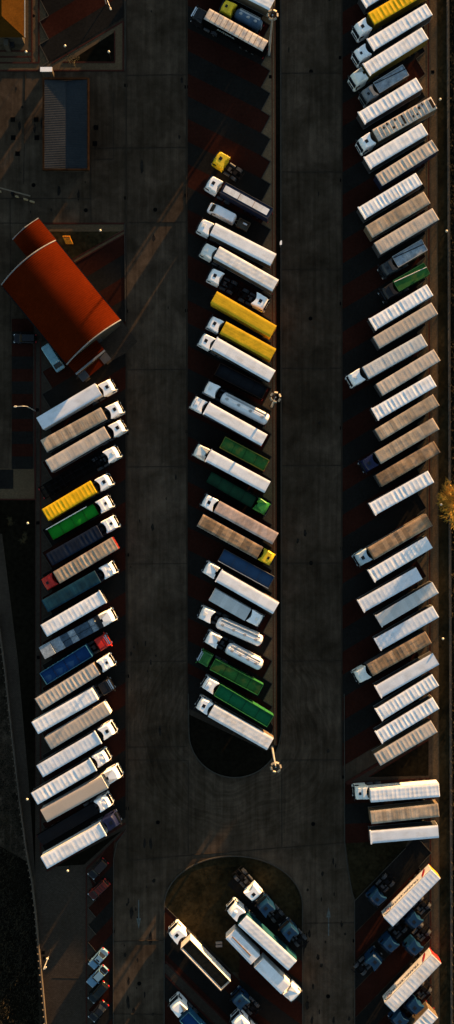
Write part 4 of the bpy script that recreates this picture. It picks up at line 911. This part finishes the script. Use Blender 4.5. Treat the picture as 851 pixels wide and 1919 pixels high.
# ------------------------------------------------------------------ buildings
def oriented(c, d, n, u, v, z): return (c[0]+d[0]*u+n[0]*v, c[1]+d[1]*u+n[1]*v, z)
ROOFR = mat('red_metal_roof', (0.049, 0.0062, 0.0012), .55, n1=(.12, .3), n2=(2.2, .15), spec=0.0)
TRIM = mat('pale_trim', (0.13, 0.14, 0.15), .6); WALL = mat('plaster_wall', (0.05, 0.042, 0.032), .9, spec=0.0)
A = Vector(at(103.9, 450.4, 6.2)); D = Vector(at(226, 599.2, 6.2)); Bc = Vector(at(2.4, 534.4, 6.2)); Cc = Vector(at(124.7, 681.7, 6.2))
du = (D-A); Lh = (du.length+(Cc-Bc).length)/2; du.normalize(); dn = Vector((-du.y, du.x))
if (A-Bc).dot(dn) < 0: dn = -dn
Wh = ((A-Bc).length+(D-Cc).length)/2; cen = (A+D+Bc+Cc)/4
hall = thing('market_hall', 'large hall with a curved corrugated red roof and pale gable edges', 'building', (cen.x, cen.y, 0), atan2(du.y, du.x))
# local frame: x along ridge, y to the sunny side
sg = 1 if (Matrix.Rotation(atan2(du.y, du.x), 3, 'Z') @ Vector((0, 1, 0))).to_2d().dot(dn) > 0 else -1
def barrel(mb, x0, x1, y0, y1, z0, rise, per=.36, amp=.045, ny=26):
    nx = int((x1-x0)/per)*4
    for i in range(nx+1):
        for j in range(ny+1):
            t = -1+2*j/ny; x = x0+(x1-x0)*i/nx; z = z0+rise*(1-t*t)+amp*sin(2*pi*i/4)
            mb.v.append((x, y0+(y1-y0)*j/ny, z))
    o = len(mb.v)-(nx+1)*(ny+1)
    for i in range(nx):
        for j in range(ny): a = o+i*(ny+1)+j; mb.f.append((a, a+ny+1, a+ny+2, a+1)); mb.m.append(0); mb.sm.append(True)
b = MB(); b.box((0, 0, 2.95), (Lh-.8, Wh-.8, 5.9)); wl = b.build('wall', WALL, hall)
b = MB(); n = 16
for s in (-1, 1):
    R = [(s*(Lh/2-.5), -Wh/2+.4+(Wh-.8)*i/n, 5.9+2.3*(1-(-1+2*i/n)**2)) for i in range(n+1)]
    b.add(R, [tuple(range(n+1))]); b.add(R, [tuple(range(n+1))[::-1]])
b.build('gable', WALL, hall)
b = MB(); barrel(b, -Lh/2, Lh/2, -Wh/2, Wh/2, 6.0, 2.6); b.build('roof', ROOFR, hall)
for s in (-1, 1):
    b = MB()
    for i in range(20):
        t0, t1 = -1+2*i/20, -1+2*(i+1)/20
        b.tube((s*(Lh/2+.05), t0*Wh/2, 6.02+2.6*(1-t0*t0)), (s*(Lh/2+.05), t1*Wh/2, 6.02+2.6*(1-t1*t1)), .13, 6)
    b.build('gable_trim', TRIM, hall)
    MB().box((0, s*(Wh/2+.1), 5.92), (Lh, .2, .16)).build('gutter', STEEL, hall)
for i in range(4): MB().box((-7+i*4.7, sg*(Wh/2-.37), 2.2), (1.8, .08, 2.2)).build('window', GLASS, wl)
MB().box((Lh/2-.38, 0, 1.7), (.08, 3.2, 3.4)).build('door', SIDE['dgrey'], wl)
# lower wings
def local(px, py, h): v = Vector(at(px, py, h))-cen; return (v.dot(du), v.dot(Vector((-du.y, du.x))))
p1 = local(71.8, 408.2, 5.2); p2 = local(23.8, 448.9, 5.2)
y0, y1 = sorted((p1[1], p2[1])); x0 = (p1[0]+p2[0])/2
b = MB(); barrel(b, x0, -Lh/2+.3, y0, y1, 4.9, .8); an = b.build('low_roof', ROOFR, hall); MB().box(((x0-Lh/2)/2+.1, (y0+y1)/2, 2.4), (-Lh/2-x0, y1-y0-.5, 4.8)).build('low_wall', WALL, hall)
MB().tube((x0-.05, y0, 4.95), (x0-.05, (y0+y1)/2, 5.75), .12, 6).tube((x0-.05, (y0+y1)/2, 5.75), (x0-.05, y1, 4.95), .12, 6).build('low_trim', TRIM, hall)
q1 = local(195.5, 655, 4.5); q2 = local(142, 701, 4.5); y0, y1 = sorted((q1[1], q2[1])); x1 = (q1[0]+q2[0])/2
b = MB(); barrel(b, Lh/2-.3, x1, y0, y1, 4.3, .15); b.build('porch_roof', ROOFR, hall); MB().box(((x1+Lh/2)/2, (y0+y1)/2, 2.1), (x1-Lh/2-.1, y1-y0-.3, 4.2)).build('porch_wall', WALL, hall)
MB().box((x1+.1, (y0+y1)/2, 4.4), (.32, y1-y0, .3)).build('porch_trim', TRIM, hall)
MB().box((x1+1.0, (y0+y1)/2, 3.0), (1.5, (y1-y0)*.62, .12)).build('canopy', ROOFR, hall)
for s, c in ((y0+.9, 1), (y1-.9, 1)): MB().box((x1+1.0, s, 3.02), (1.6, 1.7, .14)).build('canopy_end', SIDE['dgrey'], hall); MB().box((x1+1.6, s+.1, 1.1), (.5, 1.1, .25)).build('bench', WALL, hall)

# butterfly-roofed filling station canopy
bx0, by0 = at(82, 148, 5); bx1, by1 = at(165, 318, 5); cx, cy = (bx0+bx1)/2, (by0+by1)/2; wx, wy = bx1-bx0, by0-by1
st = thing('station_building', 'long building with a blue grey corrugated valley roof and rusty orange edge', 'building', (cx, cy, 0))
BL = mat('shaded_roof_sheet', (0.018, 0.021, 0.024), .5, n1=(.15, .25), n2=(2, .15), spec=0.0); BL2 = mat('sunlit_roof_sheet', (0.026, 0.028, 0.030), .55, n1=(.15, .25), n2=(2, .15), spec=0.0); RST = mat('rusty_edge', (0.016, 0.009, 0.005), .8, spec=0.0, n1=(1, .4))  # one sheet roof: left slope painted as sunlit, right slope as shaded
MB().box((0, 0, 2.2), (wx-2.4, wy-2.6, 4.4)).build('wall', WALL, st)
for s, m in ((-1, BL2), (1, BL)):
    b = MB(); ny = int(wy/.33)*4
    for j in range(ny+1):
        for i in range(3): b.v.append((s*(.1+(wx/2-.25)*i/2), -wy/2+.2+(wy-.4)*j/ny, 4.75+.42*i/2+.025*sin(2*pi*j/4)))
    for j in range(ny):
        for i in range(2): a = j*3+i; b.f.append((a, a+1, a+4, a+3)); b.m.append(0); b.sm.append(True)
    b.build('roof', m, st)
    MB().box((s*(wx/2+.02), 0, 5.0), (.32, wy+.3, .5)).build('fascia', RST, st); MB().box((0, s*(wy/2+.02), 4.99), (wx-.3, .32, .5)).build('fascia', RST, st)
MB().box((0, 0, 4.70), (.34, wy-.4, .06)).build('valley_gutter', BLACK, st)
for i in range(5): MB().box((wx/2-.57, -6+i*3.2, 1.8), (.07, 1.4, 1.6)).build('window', GLASS, st)

# small house with hipped orange tiled roof, top left
HX, HY = at(46, 70, 3.4); hw_ = 5.0; rx = at(3, 30, 6.4)
TILE = mat('orange_clay_tile', (0.040, 0.018, 0.0035), .8, n1=(.5, .2), n2=(5, .3), spec=0.0)
hs = thing('small_house', 'small house with a hipped orange tiled roof in the top left corner', 'house', (rx[0], rx[1], 0))
ex, ey = HX-rx[0], rx[1]-HY
MB().box((0, 5.0-.4, 1.6), (2*ex-1.2, 2*ey+10-1.2, 3.2)).build('wall', WALL, hs)
b = MB(); e = 3.35; rg = 6.4; b.add([(-ex, -ey, e), (ex, -ey, e), (ex, ey+10, e), (-ex, ey+10, e), (0, 0, rg), (0, 10, rg)], [(0, 1, 4), (1, 2, 5, 4), (2, 3, 5), (3, 0, 4, 5), (3, 2, 1, 0)]); b.build('roof', TILE, hs)
b = MB(); b.tube((ex, -ey, e+.03), (0, 0, rg+.03), .1, 6); b.tube((-ex, -ey, e+.03), (0, 0, rg+.03), .1, 6); b.tube((0, 0, rg+.03), (0, 10, rg+.03), .1, 6); b.build('ridge_tile', TILE, hs)
MB().box((ex+.05, 5, e), (.14, 2*ey+10, .12)).build('gutter', GALV, hs); MB().box((0, -ey-.6, 1.4), (.8, 1.2, 2.8)).build('porch', WALL, hs)
for i in range(2): MB().box((-1+i*3, -ey+.55, 1.7), (1.1, .1, 1.2)).build('window', GLASS, hs)
for xx, m, l in ((10, mat('bin_grey', (.12, .13, .14), .6), 'grey cabinet below the orange tiled house'), (19, mat('bin_dark', (.01, .01, .012), .6), 'black square bin below the orange tiled house'), (33, mat('bin_red', (.09, .015, .02), .6), 'dark red bin row below the orange tiled house')):
    px = (xx+4, 76 if xx != 19 else 87); c = at(*px); r = thing('waste_bin', l, 'bin', (*c, 0)); MB().prism(rrect(-.45, .45, -.4, .4, .08), 0, 1.1).build('body', m, r); MB().prism(rrect(-.5, .5, -.45, .45, .08), 1.1, 1.2).build('lid', m, r)
# white kiosk
c = at(86.5, 130, 2.7); r = thing('white_cabin', 'small flat white cabin above the blue roofed building', 'cabin', (*c, 0)); MB().box((0, 0, 1.3), (2.15, .75, 2.6)).build('wall', WALL, r); MB().prism(rrect(-1.12, 1.12, -.43, .43, .05), 2.6, 2.74).build('roof', WHITEP, r); MB().box((0, -.4, 1.2), (.7, .05, 1.9)).build('door', SIDE['dgrey'], r)
# yellow kiosk-like sign in the triangular lawn
YS = mat('yellow_sign_paint', (0.75, 0.45, 0.04), .5); c = at(126, 450, 2.2)
r = thing('yellow_sign', 'tilted yellow information board on the triangular lawn', 'sign', (*c, 0))
b = MB(); b.add([(-.85, .75, 2.5), (.55, .75, 2.5), (1.05, -.55, 1.6), (-.35, -.55, 1.6)], [(0, 1, 2, 3), (3, 2, 1, 0)]); b.add([(-.85, .75, 2.42), (.55, .75, 2.42), (1.05, -.55, 1.52), (-.35, -.55, 1.52)], [(0, 1, 2, 3), (3, 2, 1, 0)]); bd = b.build('board', YS, r)
b = MB(); b.add([(-.68, .62, 2.425), (.48, .62, 2.425), (.54, .45, 2.31), (-.61, .45, 2.31)], [(0, 1, 2, 3)]); b.v = [(a, c_, d+.02) for a, c_, d in b.v]; b.build('header_strip', SIDE['red'], bd)
for sx in (-.4, .5): MB().tube((sx, -.1, 0), (sx, -.1, 1.95), .05, 6).build('post', STEEL, r)
cu = bpy.data.curves.new('t', 'FONT'); cu.body = 'KEY'; cu.size = .34; cu.align_x = 'CENTER'; cu.align_y = 'CENTER'; o = bpy.data.objects.new('t', cu); COL.objects.link(o); bpy.context.view_layer.update()
me = bpy.data.meshes.new_from_object(o.evaluated_get(bpy.context.evaluated_depsgraph_get())); bpy.data.objects.remove(o); me.materials.clear(); me.materials.append(SIDE['red'])
o = put('lettering', me, bd, (.12, .13, 2.10)); o.rotation_euler = (atan2(.9, 1.3), 0, 0)

# ------------------------------------------------------------------ lamps and masts
def mast(label, px, py, rot):
    r = thing('mast_light', label, 'mast light', (*at(px, py), 0), rot, 'high floodlight masts on the middle strip'); Hm = 16
    MB().tube((0, 0, 0), (0, 0, Hm), .24, 12, 0, .12).build('pole', GALV, r); MB().box((0, 0, .2), (.8, .8, .4)).build('base', WALL, r)
    b = MB(); n = 6
    for i in range(n):
        a, c = 2*pi*i/n, 2*pi*(i+1)/n; b.tube((cos(a)*.3, sin(a)*.3, Hm-.1), (cos(c)*.3, sin(c)*.3, Hm-.1), .04, 6); b.tube((0, 0, Hm-.1), (cos(a)*.7, sin(a)*.7, Hm-.1), .05, 6)
    rg_ = b.build('ring', STEEL, r)
    fm = cached('flood', lambda: MB().prism(rrect(-.17, .17, -.30, .30, .05), -.10, .10).mesh('floodlight', mat('lamp_housing', (0.22, 0.19, 0.15), .45, .2)))
    for i in range(n):
        a = 2*pi*i/n; f = put('floodlight', fm, r, (cos(a)*.82, sin(a)*.82, Hm)); f.rotation_euler = (0, radians(35), a)
mast('high mast light with six floodlights at the top of the middle strip', 504, 104, 0)
mast('high mast light with six floodlights beside the longest white tanker', 509, 762, .4)
mast('high mast light with six floodlights and a bright pole over the loop road', 509.5, 1399, .2)
GLOBE = mat('lamp_globe', (0.42, 0.38, 0.30), .35, n1=(1, 0), n2=(1, 0))
def globe(label, px, py, h=4.2):
    r = thing('globe_lamp', label, 'lamp', (*at(px, py, h), 0), 0, 'globe lamps on short poles')
    MB().tube((0, 0, 0), (0, 0, h-.2), .06, 8, 0, .045).build('pole', STEEL, r)
    b = MB(); n = 14; R = []
    for k_ in range(1, 8): t = pi*k_/8; R.append([(.23*sin(t)*cos(2*pi*i/n), .23*sin(t)*sin(2*pi*i/n), h-.23*cos(t)) for i in range(n)])
    b.loft(R, 0, True, True); b.build('globe', GLOBE, r)
for x, y, l in ((49, 97, 'below the orange tiled house'), (204, 97, 'in the top left triangular lawn'), (122, 86, 'on the edge of the top left bays'), (188, 432, 'on the triangular lawn by the red roofed hall'), (52, 980.5, 'on the left lawn beside the bright green tipper'),
                (51, 1498, 'beside the left boundary path near the lower white trailers'), (127, 1632, 'below the bottom truck of the left column'), (837, 433, 'on the right verge beside the dark blue grey tipper'), (830, 1197, 'on the right verge below the golden tree'),
                (825, 186, 'on the right verge beside the damaged tan roof'), (827, 945.5, 'among the twigs of the golden tree'), (88.5, 1797, 'beside the sunlit end of the boundary wall')):
    globe('white globe lamp '+l, x, y)
def arm(label, bx_, by_, tx, ty, h=9, th=None):
    r = thing('street_lamp', label, 'street lamp', (*at(bx_, by_), 0), 0); c = at(bx_, by_); t = at(tx, ty, h); d = (t[0]-c[0], t[1]-c[1])
    b = MB(); b.tube((0, 0, 0), (0, 0, h-.8), .09, 8); pts = [(0, 0, h-.8), (d[0]*.15, d[1]*.15, h-.25), (d[0]*.4, d[1]*.4, h), (d[0]*.9, d[1]*.9, h)]
    for p, q in zip(pts, pts[1:]): b.tube(p, q, .06, 6)
    b.build('pole', GALV, r); l_ = MB(); l_.loft([[(cos(a)*.36*s+0, sin(a)*.17*s, z) for a in [2*pi*i/10 for i in range(10)]] for z, s in ((-.08, .8), (0, 1), (.06, .7))], 0, True, True)
    o = l_.build('lamp_head', GLOBE, r, (d[0], d[1], h)); o.rotation_euler[2] = atan2(d[1], d[0])
arm('street lamp with a long curved arm over the short left bays', 66.5, 770, 29, 762, 9)
arm('street lamp whose head hangs over the lower left pavement', 91, 1793, 85, 1814, 6)
arm('thin street lamp at the top left bays, its pole cut by the top edge', 199, 8, 207, 16, 7)
# white post sign by the right lane
c = at(526, 461, 1.2); r = thing('post_sign', 'small white sign on a short post at the edge of the right lane', 'sign', (*c, 0), 0)
MB().tube((0, 0, 0), (0, 0, 2.2), .04, 6).build('post', GALV, r); MB().prism([(-.2, -.1), (.18, 0), (.18, .75), (0, .8), (-.2, .45)], 2.2, 2.26).build('plate', WHITEP, r); MB().box((.12, -.7, .2), (.3, .22, .4)).build('foot_block', KERBC, r)
# concrete blocks on the bottom island
c = at(410.5, 1768.5); r = thing('concrete_blocks', 'pair of pale concrete blocks on the grass of the bottom island', 'block', (*c, 0), radians(3))
for i in range(2): MB().prism(rrect(-.62, .62, -.2, .2, .05), 0, .45).build('block', mat('pale_block', (.16, .15, .14), .9), r, (0, -.3+.6*i, 0))
# barrier in the left yard
c = at(33, 362, 1.2); r = thing('yard_barrier', 'long slanting barrier beam with a framed post in the left yard', 'barrier', (*c, 0), radians(-15))
MB().box((-1.2, 0, 1.6), (7.6, .22, .26)).build('beam', mat('beam_paint', (.10, .075, .05), .7), r); MB().box((-.9, -.3, .8), (.5, .5, 1.6)).build('post', STEEL, r)
for i, xx in enumerate((-3.6, -.2, 1.6, 2.9)): MB().box((xx, -.35-.1*i, .35), (.55+.12*i, .22, .7)).build('bollard', mat('bollard_paint', (.24, .18, .10), .8), r)

# ------------------------------------------------------------------ walls, fences, plants
CW = mat('wall_concrete', (0.065, 0.052, 0.038), .9, n1=(.5, .3), n2=(4, .3))
r = thing('boundary_wall', 'long low concrete boundary wall with posts along the lower left edge', 'wall', (*at(60, 1640), 0))
o0 = at(60, 1640); pts = [(-4, 1150), (10, 1250), (24, 1380), (38, 1500), (50, 1590), (61, 1650), (68, 1710), (73.5, 1772), (81, 1850), (88, 1930), (95, 2040)]
wb = MB(); k = 0
for p, q in zip(pts, pts[1:]):
    a = Vector(at(*p))-Vector(o0); c_ = Vector(at(*q))-Vector(o0); d = c_-a; k += 1
    wb.box(((a.x+c_.x)/2, (a.y+c_.y)/2, .45), (d.length+.05, .2, .9+k*.002), atan2(d.y, d.x))
wb.build('wall', CW, r)
pm_ = MB().box((0, 0, .6), (.22, .12, 1.2)).mesh('post', CW)
L_ = [(p, q) for p, q in zip(pts, pts[1:])]; yy = 1160
while yy < 1935:
    for p, q in L_:
        if p[1] <= yy < q[1]: t = (yy-p[1])/(q[1]-p[1]); v = Vector(at(p[0]+(q[0]-p[0])*t-2.0, yy))-Vector(o0); put('post', pm_, r, (v.x, v.y, 0), radians(-10))
    yy += 13
r = thing('wire_fence', 'wire fence with pale posts along the right verge', 'fence', (*at(842, 960), 0))
b = MB(); 
for z in (.5, 1.0, 1.55): b.box((0, 0, z), (.05, 290, .04))
b.box((0, 0, .06), (.3, 290, .16)); b.build('rails', mat('fence_grey', (.05, .043, .032), .6), r, rz=radians(.22))
pp = MB().box((0, 0, .85), (.06, .06, 1.7)).mesh('post', MATS['fence_grey'])
for i in range(72): yb = -97+i*2.75; put('post', pp, r, (-yb*.00384, yb, 0))

def twig_tree(label, px, py, R, H, seed, m, depth=5, name='bare_tree', cat='tree', tmin=.004, dense=0):
    rnd = random.Random(seed); r = thing(name, label, cat, (*at(px, py), 0)); tr = MB(); cr = MB(); cnt = [0]
    def grow(p, d, ln, rad, k):
        q = p+d*ln; (tr if k < 2 else cr).tube(p, q, rad, 5 if k < 3 else 3, 0, rad*.62, False); cnt[0] += 1
        if k >= depth: return
        for _ in range(4 if k < 2 else (4+dense if k < 4 else 3+dense)):
            nd = (d+Vector((rnd.uniform(-1, 1), rnd.uniform(-1, 1), rnd.uniform(-.35, .7)))*.85).normalized()
            s = rnd.uniform(.35, 1); grow(p+d*ln*s, nd, ln*rnd.uniform(.6, .85), max(rad*.5, tmin), k+1)
    grow(Vector((0, 0, 0)), Vector((0, 0, 1)), H*.33, .2*H/9, 0)
    ex = max(max(abs(v[0]), abs(v[1])) for v in cr.v); s = R/ex
    for mb in (tr, cr): mb.v = [(v[0]*(s if v[2] > .1 else 1), v[1]*(s if v[2] > .1 else 1), v[2]*H/ max(.1, max(u[2] for u in cr.v)) if mb is None else v[2]) for v in mb.v]
    tr.build('trunk', m[0], r); cr.build('crown', m[1], r)
    return r
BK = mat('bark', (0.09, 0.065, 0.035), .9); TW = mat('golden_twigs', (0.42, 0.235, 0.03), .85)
random.seed(3)
twig_tree('large bare golden tree leaning over the right verge', 857, 965, 7.2, 8, 11, (BK, TW), 6, tmin=.016, dense=1)
TW2 = mat('dim_twigs', (0.045, 0.035, 0.014), .9)
twig_tree('small bare bush on the left lawn beside its globe lamp', 19, 977, 1.1, 1.6, 5, (TW2, TW2), 5, 'bare_bush', 'bush')
twig_tree('thin bare sapling on the left lawn beside the navy truck', 48, 1012, 1.9, 3.0, 9, (TW2, TW2), 5, 'bare_sapling', 'tree')
twig_tree('small bare sapling by the top left lawn lamp', 140, 118, 1.6, 3.0, 21, (TW2, TW2), 5, 'bare_sapling', 'tree')
# tufts of rough growth outside the fences
def tufts(name, poly, n, seed, m, hmin, hmax):
    rnd = random.Random(seed); b = MB(); xs = [p[0] for p in poly]; ys = [p[1] for p in poly]; c = 0
    def inside(x, y):
        ok = False; j = len(poly)-1
        for i in range(len(poly)):
            if (poly[i][1] > y) != (poly[j][1] > y) and x < (poly[j][0]-poly[i][0])*(y-poly[i][1])/(poly[j][1]-poly[i][1])+poly[i][0]: ok = not ok
            j = i
        return ok
    while c < n:
        x, y = rnd.uniform(min(xs), max(xs)), rnd.uniform(min(ys), max(ys))
        if not inside(x, y): continue
        c += 1; X, Y = at(x, y); h = rnd.uniform(hmin, hmax); clump = sin(X*.35+seed)*cos(Y*.27)+rnd.uniform(-.5, .5)
        if clump < -.4: h *= .3
        for _ in range(6):
            a = rnd.uniform(0, 2*pi); l = h*rnd.uniform(.4, 1); ox, oy = rnd.uniform(-.5, .5), rnd.uniform(-.5, .5); w_ = rnd.uniform(.03, .10)
            lean = rnd.uniform(.2, .8); b.add([(X+ox-sin(a)*w_, Y+oy+cos(a)*w_, 0), (X+ox+sin(a)*w_, Y+oy-cos(a)*w_, 0), (X+ox+cos(a)*l*lean, Y+oy+sin(a)*l*lean, l)], [(0, 1, 2)])
    return tag(b.build(name, m), kind='stuff')
WEED = mat('dry_weeds', (0.038, 0.026, 0.010), .95, n1=(.2, .4), n2=(1, 0), coords='Object')
WEED2 = mat('dark_weeds', (0.016, 0.013, 0.006), .95, n1=(.2, .4), n2=(1, 0))
tufts('rough_weeds', [(843, -30), (900, -30), (900, 1950), (850, 1950)], 5200, 4, WEED, .25, 1.0)
tufts('dark_undergrowth', [(-60, 1200), (0, 1200), (34, 1500), (57, 1640), (70, 1780), (86, 1960), (-60, 1960)], 5200, 6, WEED2, .2, .9)
tufts('lawn_tufts', [(318, 1690), (350, 1640), (437, 1608), (520, 1640), (560, 1700), (566, 1745), (455, 1632), (430, 1660), (440, 1790)], 1500, 8, WEED2, .05, .16)
